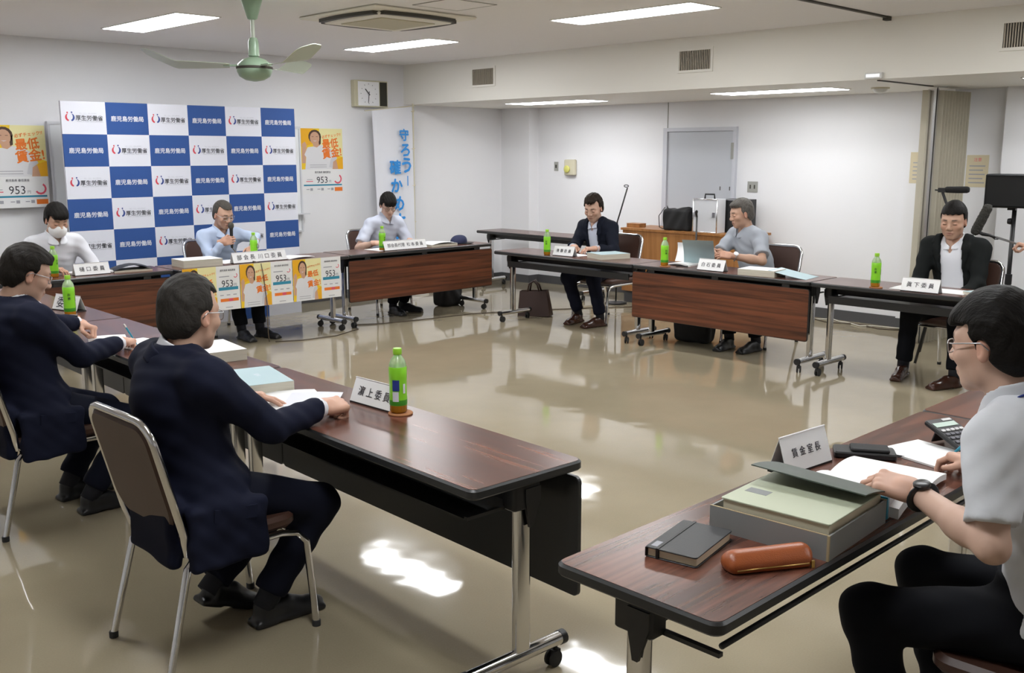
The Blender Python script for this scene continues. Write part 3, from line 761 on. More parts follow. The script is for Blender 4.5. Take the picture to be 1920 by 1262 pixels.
# ------------------------------------------------------------------ posters
def figure_print(t, w, h, M):
    """a smiling man in a white T-shirt as flat print inside a w x h field (origin lower left)"""
    def poly(name, pts, m, lift):
        link(name, MB().add([(x * w, y * h, lift) for x, y in pts], [tuple(range(len(pts)))]).mesh(name, m), t, M)
    poly('photo_ground', [(0, 0), (1, 0), (1, 1), (0, 1)], 'yellow_ink', .0010)
    poly('photo_ground', [(.0, .55), (.28, .62), (.30, 1), (0, 1)], 'yellow_deep', .0012)
    poly('photo_ground', [(.45, 1), (.40, .62), (.75, .40), (1, .30), (1, 1)], 'yellow_pale', .0012)
    poly('photo_ground', [(.80, 0), (1, 0), (1, .30), (.85, .25)], 'yellow_deep', .0013)
    poly('printed_arm', [(.02, .15), (.10, .15), (.14, .60), (.10, .68), (.03, .62)], 'print_skin', .0014)
    poly('printed_arm', [(.72, .0), (.88, .0), (.84, .22), (.74, .26)], 'print_skin', .0014)
    poly('printed_shirt', [(.09, 0), (.74, 0), (.76, .18), (.86, .26), (.78, .46), (.62, .56), (.46, .60), (.30, .56), (.16, .54), (.08, .36), (.12, .30)], 'print_shirt', .0016)
    poly('printed_shirt', [(.66, .05), (.74, .03), (.76, .18), (.86, .26), (.80, .40), (.70, .24)], 'print_shade', .0017)
    poly('printed_neck', [(.30, .56), (.38, .535), (.46, .60), (.45, .68), (.27, .68)], 'print_skin', .0018)
    c = [(.335 + .115 * math.cos(R(a)), .765 + .155 * math.sin(R(a))) for a in range(0, 360, 24)]
    poly('printed_hair', [(.335 + .15 * math.cos(R(a)), .80 + .17 * math.sin(R(a))) for a in range(0, 360, 24)], 'print_hair', .0019)
    poly('printed_hair', [(.43, .60), (.475, .62), (.48, .80), (.42, .80)], 'print_hair', .0019)
    poly('printed_face', c, 'print_skin', .0021)
    poly('printed_smile', [(.29, .705), (.335, .685), (.385, .705), (.335, .70)], 'print_white', .0023)
    for x in (.285, .385): poly('printed_eye', [(x - .025, .795), (x + .025, .795), (x + .02, .805), (x - .02, .805)], 'print_hair', .0023)
    put_text('lettering', t, '必ずチェック!?', 'orange_ink', w * .46, M @ T(w * .73, h * .83, .0025) @ RZ(R(8)), .02)
    put_text('lettering', t, '最低', 'orange_ink', w * .38, M @ T(w * .70, h * .64, .0025) @ RZ(R(5)), .03)
    put_text('lettering', t, '賃金!', 'orange_ink', w * .46, M @ T(w * .73, h * .41, .0025) @ RZ(R(7)), .03)
    for k in range(2): poly('small_print', [(.20, .10 - .05 * k), (.60, .10 - .05 * k), (.60, .112 - .05 * k), (.20, .112 - .05 * k)], 'ink_light', .0024)
def info_print(t, w, h, M, wide):
    def rect(x0, y0, x1, y1, m, lift=.0012):
        link('print_band', MB().add([(x0 * w, y0 * h, lift), (x1 * w, y0 * h, lift), (x1 * w, y1 * h, lift), (x0 * w, y1 * h, lift)], [(0, 1, 2, 3)]).mesh('print_band', m), t, M)
    if wide:     # lower half of the tall poster
        put_text('lettering', t, '鹿児島県 最低賃金', 'ink_grey', w * .38, M @ T(w * .5, h * .88, .0015), .006)
        put_text('lettering', t, '953', 'ink', w * .26, M @ T(w * .48, h * .57, .0015), .0, height=h * .26)
        put_text('lettering', t, '円', 'ink_grey', w * .05, M @ T(w * .67, h * .50, .0015))
        rect(.04, .33, .96, .39, 'teal_ink'); rect(.78, .10, .97, .26, 'orange_ink')
        for x in (.22, .48, .72): rect(x - .03, .14, x + .03, .24, 'ink_light'); rect(x - .12, .18, x - .05, .21, 'ink_light')
        rect(.10, .50, .26, .53, 'pink_ink'); rect(.12, .58, .25, .60, 'ink_light')
        cx, cy, r = .86, .60, .10
    else:
        put_text('lettering', t, '鹿児島県 最低賃金', 'ink_grey', w * .66, M @ T(w * .5, h * .90, .0015), .006)
        put_text('lettering', t, '953', 'ink', w * .48, M @ T(w * .46, h * .60, .0015), .0, height=h * .155)
        put_text('lettering', t, '円', 'ink_grey', w * .11, M @ T(w * .80, h * .56, .0015))
        rect(.08, .45, .92, .52, 'teal_ink'); rect(.14, .19, .92, .26, 'orange_ink'); rect(.50, .195, .68, .255, 'pink_ink', .0014)
        for x in (.22, .5, .78): rect(x - .09, .33, x + .06, .35, 'ink_light')
        rect(.12, .75, .55, .77, 'ink_light'); rect(.35, .05, .65, .065, 'ink_light')
        cx, cy, r = .82, .77, .09
    pts = []; asp = h / w
    outer = [(cx + r * math.cos(R(a)), cy + r / asp * math.sin(R(a))) for a in range(-150, 61, 30)]
    inner = [(cx + .68 * r * math.cos(R(a)), cy + .68 * r / asp * math.sin(R(a))) for a in range(-150, 61, 30)]
    k = len(outer); vs = [(x * w, y * h, .0014) for x, y in outer + inner]
    link('print_swirl', MB().add(vs, [(i, i + 1, k + i + 1, k + i) for i in range(k - 1)]).mesh('print_swirl', 'pink_ink'), t, M)
def tall_poster(label, x0, x1, z0, z1, y):
    w, h = x1 - x0, z1 - z0
    t = thing('wage_poster', label, 'poster', (x0, y, z0), 0, 'orange wage posters')
    link('sheet', MB().box((0, -.001, 0), (w, .0, h)).mesh('sheet', 'white_paper'), t)
    figure_print(t, w, h * .62, T(0, -.0012, h * .38) @ FY); info_print(t, w, h * .38, T(0, -.0012, 0) @ FY, True)
def wide_poster(label, x0, x1, z0, z1, y):
    w, h = x1 - x0, z1 - z0
    t = thing('wage_poster', label, 'poster', (x0, y, z0), 0, 'orange wage posters')
    link('sheet', MB().box((0, -.001, 0), (w, .0, h)).mesh('sheet', 'white_paper'), t)
    figure_print(t, w * .58, h, T(0, -.0012, 0) @ FY); info_print(t, w * .42, h, T(w * .58, -.0012, 0) @ FY, False)
tall_poster('tall orange poster at the left picture edge', 2.84, 3.36, 1.16, 1.87, YW - .075)
tall_poster('tall orange poster on the wall right of the backdrop', 6.035, 6.575, 1.19, 1.895, YW - .002)
wide_poster('leftmost of three orange posters on the table front', 3.725, 4.235, .335, .706, 7.606)
wide_poster('middle of three orange posters on the table front', 4.24, 4.75, .335, .706, 7.606)
wide_poster('rightmost of three orange posters on the table front', 4.755, 5.262, .335, .706, 7.606)

# whiteboard behind the backdrop
t = thing('whiteboard', 'white wall board mostly hidden behind the checkered backdrop', 'whiteboard', (3.40, YW, 0))
link('surface', MB().box((.01, -.04, .80), (2.60, -.02, 1.89)).mesh('surface', 'whiteboard'), t)
b = MB().box((0, -.05, .79), (.02, 0, 1.91)).box((2.59, -.05, .79), (2.61, 0, 1.91)).box((.02, -.05, 1.885), (2.59, 0, 1.91)).box((.02, -.05, .79), (2.59, 0, .81))
link('frame', b.mesh('frame', 'aluminium'), t)
link('pen_tray', MB().box((2.40, -.11, .98), (2.66, -.05, .995)).mesh('pen_tray', 'aluminium'), t)
link('handle', MB().box((.20, -.052, 1.40), (.21, -.04, 1.48)).mesh('handle', 'vent_dark'), t)

# clock
t = thing('wall_clock', 'square wall clock with a dark strip on its right', 'clock', (6.71, YW, 2.14))
link('case', MB().rbox((0, -.075, 0), (.46, 0, .29), .01, ch=.004).mesh('case', 'clock_frame'), t)
link('dial', MB().box((.045, -.078, .014), (.335, -.074, .276)).mesh('dial', 'clock_face'), t)
link('side_strip', MB().box((.345, -.078, .014), (.445, -.074, .276)).mesh('side_strip', 'clock_dark'), t)
cx, cz = .19, .145
b = MB()
for k in range(12):
    a = R(30 * k); r1 = .112
    b.box((-.0025, -.08, r1 - .012), (.0025, -.0785, r1), 0, T(cx, 0, cz) @ RY(a))
link('hour_mark', b.mesh('hour_mark', 'ink_grey'), t)
link('hand', MB().box((-.005, -.084, -.02), (.005, -.082, .07), 0, T(cx, 0, cz) @ RY(R(316))).mesh('hand', 'ink'), t, None, 'short hour hand')
link('hand', MB().box((-.0035, -.087, -.025), (.0035, -.085, .10), 0, T(cx, 0, cz) @ RY(R(187))).mesh('hand', 'ink'), t, None, 'long minute hand')

# vertical banner on a pole
t = thing('banner_flag', 'white vertical banner with blue handwriting behind the young man', 'banner', (7.40, 9.17, 0))
link('pole', MB().tube([(0, 0, 0.03), (0.005, 0, 2.19)], .010, 10).mesh('pole', 'ivory', True, 50), t)
link('cross_bar', MB().tube([(.03, -.01, 2.165), (-.68, -.01, 2.09)], .006, 8).mesh('cross_bar', 'ivory', True, 50), t)
link('stand', MB().lathe([(.16, 0), (.16, .02), (.05, .05), (.02, .10)], 20).mesh('stand', 'plastic_white', True, 40), t)
def cloth():
    b = MB()
    def f(u, v):
        x = -.015 - .57 * (1 - .12 * v) * (1 - u); z = 2.155 - v * 1.55 - .055 * (1 - u) * (1 - v)
        return (x, -.012 + .018 * math.sin(u * 9 + v * 1.5) * (.3 + v * .7), z)
    b.grid(f, 28, 24); b2 = MB(); n = len(b.v)
    b2.v = b.v + [(x, y + .0015, z) for x, y, z in b.v]; b2.f = b.f + [tuple(reversed([i + n for i in q])) for q in b.f]; b2.m = [0] * len(b2.f)
    return b2.mesh('cloth', 'banner_cloth', True)
cl = link('cloth', cloth(), t)
for k in range(4): link('tie_loop', MB().tube([(-.03, -.012, 2.1 - .42 * k), (.014, -.012, 2.105 - .42 * k)], .006, 6).mesh('tie_loop', 'cream'), t)
def vert(s, x, z, size, step, dx=0.0):
    for i, ch in enumerate(s):
        if ch == '!':
            link('lettering', MB().box((x + dx * i - .006, -.045, z - step * i - size * .5), (x + dx * i + .006, -.043, z - step * i + size * .4)).mesh('lettering', 'sky_ink'), cl)
        else: put_text('lettering', cl, ch, 'sky_ink', size, T(x + dx * i, -.044, z - step * i) @ FY, .035)
vert('守ろう!', -.165, 1.835, .125, .170, .014)
vert('確かめよう!', -.30, 1.475, .155, .205, .018)
vert('日', -.375, .995, .06, .09, .0)
# ------------------------------------------------------------------ people: smooth bodies from distance fields, meshed with surface nets
class Field:
    def __init__(s, lo, hi, h):
        s.h = h; s.lo = np.array(lo, np.float32); n = np.ceil((np.array(hi) - np.array(lo)) / h).astype(int) + 1
        s.n = n; s.d = np.full(n, 0.2, np.float32)
        s.ax = [s.lo[i] + h * np.arange(n[i], dtype=np.float32) for i in range(3)]
    def sub(s, lo, hi):
        sl = []
        for i in range(3):
            a = int(max(0, math.floor((lo[i] - s.lo[i]) / s.h))); b = int(min(s.n[i], math.ceil((hi[i] - s.lo[i]) / s.h) + 1))
            if b <= a: return None, None
            sl.append(slice(a, b))
        P = np.stack(np.meshgrid(s.ax[0][sl[0]], s.ax[1][sl[1]], s.ax[2][sl[2]], indexing='ij'), -1)
        return tuple(sl), P
    def op(s, prim, k=0.02, mode='add'):
        f, lo, hi = prim; m = k + 2 * s.h + .012
        sl, P = s.sub(np.array(lo) - m, np.array(hi) + m)
        if sl is None: return s
        e = f(P); d = s.d[sl]
        if mode == 'add':
            hh = np.maximum(k - np.abs(d - e), 0) / max(k, 1e-6); s.d[sl] = np.minimum(d, e) - hh * hh * k * .25
        elif mode == 'cut':
            e = -e; hh = np.maximum(k - np.abs(d - e), 0) / max(k, 1e-6); s.d[sl] = np.maximum(d, e) + hh * hh * k * .25
        elif mode == 'keep':
            s.d[sl] = np.maximum(d, e)
        return s
    def add(s, p, k=0.02): return s.op(p, k)
    def cut(s, p, k=0.004): return s.op(p, k, 'cut')
    def warp(s, fn):
        P = np.stack(np.meshgrid(*s.ax, indexing='ij'), -1); s.d += fn(P); return s
    def net(s):
        d = s.d; sg = d < 0
        c = np.zeros(np.array(d.shape) - 1, np.uint8)
        for i in (0, 1):
            for j in (0, 1):
                for k in (0, 1): c += sg[i:d.shape[0] - 1 + i, j:d.shape[1] - 1 + j, k:d.shape[2] - 1 + k]
        cells = np.argwhere((c > 0) & (c < 8))
        if len(cells) == 0: return np.zeros((0, 3)), np.zeros((0, 4), int)
        idx = np.full(c.shape, -1, np.int64); idx[tuple(cells.T)] = np.arange(len(cells))
        acc = np.zeros((len(cells), 3)); cnt = np.zeros(len(cells))
        off = [(i, j, k) for i in (0, 1) for j in (0, 1) for k in (0, 1)]
        val = {o: d[cells[:, 0] + o[0], cells[:, 1] + o[1], cells[:, 2] + o[2]] for o in off}
        for a in off:
            for ax in range(3):
                if a[ax]: continue
                b = list(a); b[ax] = 1; b = tuple(b); va, vb = val[a], val[b]; m = (va < 0) != (vb < 0)
                t = np.where(m, va / np.where(m, va - vb, 1), 0)
                p = np.array(a, float) + np.outer(t, np.eye(3)[ax]); acc += np.where(m[:, None], p, 0); cnt += m
        v = s.lo + s.h * (cells + acc / cnt[:, None])
        quads = []
        for ax in range(3):
            u, w = (ax + 1) % 3, (ax + 2) % 3
            sl0 = [slice(None)] * 3; sl1 = [slice(None)] * 3; sl0[ax] = slice(0, -1); sl1[ax] = slice(1, None)
            ch = sg[tuple(sl0)] != sg[tuple(sl1)]; e = np.argwhere(ch)
            e = e[(e[:, u] > 0) & (e[:, w] > 0) & (e[:, u] < d.shape[u] - 1) & (e[:, w] < d.shape[w] - 1)]
            pos = sg[tuple(e.T)]
            def cell(du, dw): q = e.copy(); q[:, u] += du; q[:, w] += dw; return idx[tuple(q.T)]
            A, B, C2, D = cell(-1, -1), cell(0, -1), cell(0, 0), cell(-1, 0)
            Q = np.stack([A, B, C2, D], 1); Q[~pos] = Q[~pos][:, ::-1]; quads.append(Q)
        return v, np.concatenate(quads)

def V(*a): return np.array(a, np.float32)
def p_cap(a, b, ra, rb, flat=None):
    a = np.array(a, np.float32); b = np.array(b, np.float32); ab = b - a; L2 = float(ab @ ab) + 1e-9; r = max(ra, rb); dn = ab / math.sqrt(L2)
    def f(P):
        t = np.clip(((P - a) @ ab) / L2, 0, 1); q = P - a - t[..., None] * ab
        d = np.sqrt((q * q).sum(-1)) - (ra + (rb - ra) * t)
        if flat: d = np.maximum(d, (P - b) @ dn)
        return d
    return f, np.minimum(a, b) - r, np.maximum(a, b) + r
def p_ell(c, r, Rm=None):
    c = np.array(c, np.float32); r = np.array(r, np.float32); Rm = None if Rm is None else np.array(Rm, np.float32); m = float(r.max())
    def f(P):
        q = P - c
        if Rm is not None: q = q @ Rm
        k0 = np.sqrt(((q / r) ** 2).sum(-1)); k1 = np.sqrt(((q / (r * r)) ** 2).sum(-1)) + 1e-6
        return k0 * (k0 - 1) / k1
    return f, c - m, c + m
def p_box(c, hf, rad, Rm=None):
    c = np.array(c, np.float32); hf = np.array(hf, np.float32); m = float(np.linalg.norm(hf)); Rm = None if Rm is None else np.array(Rm, np.float32)
    def f(P):
        q = P - c
        if Rm is not None: q = q @ Rm
        q = np.abs(q) - (hf - rad); return np.sqrt((np.maximum(q, 0) ** 2).sum(-1)) + np.minimum(q.max(-1), 0) - rad
    return f, c - m, c + m
def p_fn(fn, lo, hi): return fn, np.array(lo), np.array(hi)
def axes(x, z):
    x = np.array(x, float); x /= np.linalg.norm(x); z = np.array(z, float); z -= x * (z @ x); z /= np.linalg.norm(z); y = np.cross(z, x)
    return np.stack([x, y, z], 1)
def ik(a, b, l1, l2, pole):
    a, b, pole = map(lambda q: np.array(q, float), (a, b, pole)); d = b - a; L = np.linalg.norm(d); n = d / L; L = min(L, (l1 + l2) * .999)
    x = (l1 * l1 - l2 * l2 + L * L) / (2 * L); h = math.sqrt(max(0, l1 * l1 - x * x)); p = pole - n * (pole @ n); p /= np.linalg.norm(p)
    return a + n * x + p * h
def np_mesh(name, v, q, mats, cols=None, mi=None):
    me = bpy.data.meshes.new(name); me.vertices.add(len(v)); me.vertices.foreach_set('co', np.asarray(v, np.float32).ravel())
    n = len(q); me.loops.add(n * 4); me.loops.foreach_set('vertex_index', np.asarray(q, np.int32).ravel())
    me.polygons.add(n); me.polygons.foreach_set('loop_start', np.arange(0, n * 4, 4, dtype=np.int32)); me.polygons.foreach_set('loop_total', np.full(n, 4, np.int32))
    for m in mats if isinstance(mats, (list, tuple)) else [mats]: me.materials.append(MATS[m])
    me.polygons.foreach_set('use_smooth', np.ones(n, bool))
    if mi is not None: me.polygons.foreach_set('material_index', np.asarray(mi, np.int32))
    me.update(calc_edges=True)
    if cols is not None:
        ca = me.color_attributes.new('Col', 'FLOAT_COLOR', 'POINT'); ca.data.foreach_set('color', np.concatenate([cols, np.ones((len(v), 1))], 1).astype(np.float32).ravel())
    return me
def relax(v, q, n=2):
    for _ in range(n):
        acc = np.zeros_like(v); cnt = np.zeros(len(v))
        for i in range(4):
            for j in (1, 3):
                np.add.at(acc, q[:, i], v[q[:, (i + j) % 4]]); np.add.at(cnt, q[:, i], 1)
        v = v * .5 + .5 * acc / np.maximum(cnt, 1)[:, None]
    return v

# ---- head in its own frame: x forward, y left, z up, origin between the ears
def head_mesh(hs, skin, p):
    key = ('head', round(hs, 3), tuple(skin), p.get('brow', 1), p.get('face', 1.0), p.get('jaw', 1.0))
    if key in CACHE: return CACHE[key]
    F = Field((-.125, -.10, -.16), (.13, .10, .14), .0033); fw = p.get('face', 1.0); jw = p.get('jaw', 1.0)
    F.add(p_ell((-.012, 0, .030), (.094, .0745, .086)), .01)
    F.add(p_ell((.018, 0, -.025), (.070, .064 * fw, .088)), .03)
    F.add(p_ell((.026, 0, -.074), (.052, .052 * jw, .040)), .03)
    F.add(p_cap((.062, -.010, -.102), (.062, .010, -.102), .017, .017), .025)
    for s in (-1, 1):
        F.add(p_cap((.080, s * .014, .020), (.062, s * .046, .018), .010, .009), .018)
        F.add(p_ell((.058, s * .044, -.030), (.022, .020, .018)), .025)
        F.cut(p_ell((.099, s * .033, -.004), (.020, .018, .011)), .012)
        F.add(p_ell((.0755, s * .0325, -.005), (.0125, .0155, .0105)), .004)
        F.add(p_ell((-.006, s * .0755, -.012), (.017, .0085, .031), axes((.95, s * .35, .0), (.22, 0, 1))), .006)
        F.cut(p_ell((.002, s * .0835, -.010), (.009, .004, .018)), .004)
        F.add(p_ell((.094, s * .0125, -.038), (.011, .009, .008)), .008)
    F.add(p_cap((.083, 0, .004), (.102, 0, -.030), .0075, .0115), .016)
    F.add(p_cap((.0845, -.015, -.066), (.0845, .015, -.066), .0058, .0058), .012)
    F.add(p_cap((.0815, -.012, -.076), (.0815, .012, -.076), .0066, .0066), .012)
    F.cut(p_box((.1005, 0, -.0708), (.012, .018, .0006), .0005), .004)
    F.add(p_cap((-.022, 0, -.060), (-.035, 0, -.165), .050, .054), .02)
    v, q = F.net(); v = relax(v, q, 1); x, y, z = v[:, 0], v[:, 1], v[:, 2]; ay = np.abs(y)
    c = np.tile(np.array(skin, float), (len(v), 1))
    def blend(m, col, a): c[:] = c * (1 - (m * a)[:, None]) + np.array(col) * (m * a)[:, None]
    g = lambda t, w: np.exp(-(t / w) ** 2)
    blend(g(z + .02, .03) * g(ay - .045, .02) * (x > .02), (skin[0] * 1.03, skin[1] * .84, skin[2] * .80), .5)
    blend(g(ay - .08, .012) * (x < .03), (skin[0] * 1.02, skin[1] * .74, skin[2] * .70), .6)
    blend(g(z + .070, .0075) * g(y, .020) * (x > .075), (.33, .115, .095), .75)
    blend(g(z + .0705, .0020) * g(y, .024) * (x > .075), (.12, .04, .035), .8)
    if p.get('brow', 1): blend(np.clip(g(z - .0215 + .12 * np.maximum(0, ay - .036), .0042) * 1.2, 0, 1) * np.clip((ay - .012) / .006, 0, 1) * np.clip((.052 - ay) / .012, 0, 1) * (x > .045), p.get('browc', (.022, .016, .013)), .88)
    blend(np.clip(g(z + .0065 + .10 * np.abs(ay - .032), .0026) * 1.3, 0, 1) * np.clip((ay - .0175) / .005, 0, 1) * np.clip((.046 - ay) / .006, 0, 1) * (x > .055), (.016, .011, .009), .95)
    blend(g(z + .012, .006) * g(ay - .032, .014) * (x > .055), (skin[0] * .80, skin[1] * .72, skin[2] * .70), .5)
    if p.get('stubble', 0): blend(np.clip((-.055 - z) / .02, 0, 1) * (x > -.01) * (z > -.13), (skin[0] * .72, skin[1] * .72, skin[2] * .74), p['stubble'])
    CACHE[key] = (v * hs, q, c); return CACHE[key]

def hair_mesh(hs, st):
    """st: line (front hairline height), temple (side hairline x), nape, top, side thickness, fringe, sweep"""
    g = dict(line=.062, temple=.035, nape=-.075, top=.014, side=.009, fringe=0.0, sweep=0.0, part=0.0, back=.011, ear=.030); g.update(st)
    F = Field((-.14, -.115, -.13), (.14, .115, .16), .0036)
    F.add(p_ell((-.012, 0, .032), (.095 + g['back'], .0755 + g['side'], .087 + g['top'])), .01)
    F.add(p_ell((-.040, 0, -.030), (.066 + g['back'] * .8, .062 + g['side'], .062)), .03)
    if g['fringe']: F.add(p_ell((.058, 0, .058), (.040, .060, .036)), .02); F.add(p_ell((.072, 0, .040), (.022, .052, .020 + g['fringe'])), .018)
    if g['sweep']: F.add(p_ell((.052, g['sweep'] * .02, .088), (.045, .05, .022)), .022)
    lz, tx, nz = g['line'], g['temple'], g['nape']
    def face(P):
        x, y, z = P[..., 0], P[..., 1], P[..., 2]; ay = np.abs(y)
        hl = lz - g['fringe'] * 1.2 * (ay < .06) + .003 * np.sin(y * 190 + 1) + (.020 * np.clip((ay - .035) / .03, 0, 1) if g.get('rec', 0) else -.006 * np.clip((ay - .035) / .03, 0, 1))
        a = np.maximum(hl - z, 0) * 0 + np.minimum(hl - z, x - np.where(z > .035, tx - .005, tx - (.035 - z) * .55))
        return -a
    F.cut(p_fn(face, (-.02, -.13, -.14), (.15, .13, .12)), .004)
    def low(P):
        x, y, z = P[..., 0], P[..., 1], P[..., 2]
        nl = nz + .004 * np.sin(y * 160) + np.clip((x + .055) / .05, 0, 1) * (.062 + nz * .0)
        return -(nl - z)
    F.cut(p_fn(low, (-.15, -.13, -.14), (.15, .13, .03)), .004)
    for s in (-1, 1):
        F.cut(p_ell((-.002, s * .085, -.014), (.024, .024, g['ear'])), .005)
        F.add(p_box((tx - .026, s * (.0675 + g['side'] * .25), .004), (.010, .0055, .018), .004), .010)
    k = g.get('tuft', .0022) * .4
    F.warp(lambda P: k * (np.sin(P[..., 1] * 210 + 30 * P[..., 0] + 3 * np.sin(P[..., 2] * 60)) * np.clip((P[..., 2] + .02) / .05, .2, 1) + .7 * np.sin(P[..., 0] * 150 + P[..., 2] * 90)))
    v, q = F.net(); v = relax(v, q, 1); return v * hs, q

# ---- hand frame: x to the fingertips, y to the thumb, z to the back of the hand, origin at the wrist
def hand_geo(curl, spread=1.0, thumb=(.55, .70, -.35), thumb2=(.9, .1, -.25), h=.0028):
    key = ('hand', tuple(curl), spread, tuple(thumb), tuple(thumb2), h)
    if key in CACHE: return CACHE[key]
    F = Field((-.04, -.075, -.105), (.20, .095, .045), h)
    F.add(p_box((.046, 0, 0), (.046, .040, .0145), .013), .01)
    F.add(p_cap((-.035, 0, 0), (.02, 0, 0), .0265, .026), .02)
    F.add(p_ell((.03, .022, -.010), (.030, .018, .014)), .012)
    base = [(.084, .030), (.090, .010), (.087, -.011), (.079, -.030)]; ln = [(.040, .025, .020), (.044, .028, .021), (.041, .026, .020), (.032, .020, .018)]
    for i in range(4):
        p = np.array([base[i][0], base[i][1] * 1.0, -.001]); a = 0.0; sp = (1.5 - i) * .05 * spread; cu = curl[i]; r = .0088 - .0005 * (i == 3)
        F.add(p_ell(tuple(p + np.array([0, 0, .004])), (.011, .010, .011)), .008)
        for k in range(3):
            a += R(cu * (.85, 1.05, .6)[k]); d = np.array([math.cos(a), sp * math.cos(a), -math.sin(a)]); qn = p + d * ln[i][k]
            F.add(p_cap(p, qn, r, r * .92), .003); p = qn; r *= .92
    t0 = np.array([.022, .030, -.006]); d = np.array(thumb, float); d /= np.linalg.norm(d); t1 = t0 + d * .046; d2 = np.array(thumb2, float); d2 /= np.linalg.norm(d2); t2 = t1 + d2 * .030
    F.add(p_cap(t0, t1, .0135, .0105), .008); F.add(p_cap(t1, t2, .0105, .0085), .003)
    CACHE[key] = F.net(); return CACHE[key]
CURL = dict(flat=((14, 12, 13, 16), 1.0, (.75, .62, -.2), (.9, .2, -.25)), rest=((32, 34, 36, 38), .8, (.7, .62, -.35), (.9, .05, -.3)),
            fist=((80, 82, 82, 82), .3, (.62, .42, -.55), (.75, -.55, -.2)), pen=((42, 52, 62, 70), .4, (.80, .32, -.45), (.92, -.12, -.3)),
            grip=((70, 72, 72, 70), .3, (.60, .48, -.62), (.55, -.35, -.75)), pinch=((48, 46, 50, 56), .5, (.80, .36, -.48), (.95, -.05, -.2)))

def shoe_mesh(m):
    def mk():
        F = Field((-.10, -.06, -.005), (.20, .06, .13), .0045)
        F.add(p_box((.045, 0, .012), (.138, .041, .012), .011), .002)
        F.add(p_ell((.105, 0, .026), (.082, .041, .034)), .012); F.add(p_ell((.02, 0, .045), (.085, .036, .040)), .02)
        F.add(p_cap((-.045, 0, .035), (-.045, 0, .066), .038, .036), .02); F.add(p_cap((-.035, 0, .06), (.03, 0, .062), .033, .028), .02)
        F.cut(p_box((.045, 0, -.006), (.2, .1, .006), 0), .001)
        F.cut(p_box((.012, 0, .002), (.022, .06, .006), .002), .002)
        F.cut(p_cap((-.045, 0, .10), (.0, 0, .12), .030, .030), .004)
        v, q = F.net(); return np_mesh('shoe', relax(v, q, 1), q, m)
    return cached(('shoe', m), mk)

GL = []
def glasses(parent, HM, hs, m, rim=.0017, rect=True, lens=True):
    t = link('glasses', MB().tube([(.094, -.012, .002), (.097, 0, .006), (.094, .012, .002)], rim, 6).mesh('glasses', m, True), parent, HM @ S(hs))
    for s in (-1, 1):
        pts = [(.093 - .25 * max(0, abs(y) - .02) ** 1.2 * 1.0, s * y, z) for (y, z) in [(.0345 + .0225 * math.copysign(abs(math.cos(R(a))) ** .62, math.cos(R(a))), -.006 + .0165 * math.copysign(abs(math.sin(R(a))) ** .62, math.sin(R(a)))) for a in range(0, 360, 18)]]
        link('rim', MB().tube(pts, rim, 6, closed=True).mesh('rim', m, True), t)
        if lens: link('lens', MB().add([(p[0] - .0006, p[1], p[2]) for p in pts], [tuple(range(len(pts)))]).mesh('lens', 'lens'), t)
        link('temple', MB().tube([(.0835, s * .057, .003), (.070, s * .0735, .004), (-.004, s * .082, .006), (-.022, s * .080, -.012)], rim, 6).mesh('temple', m, True), t)
    return t

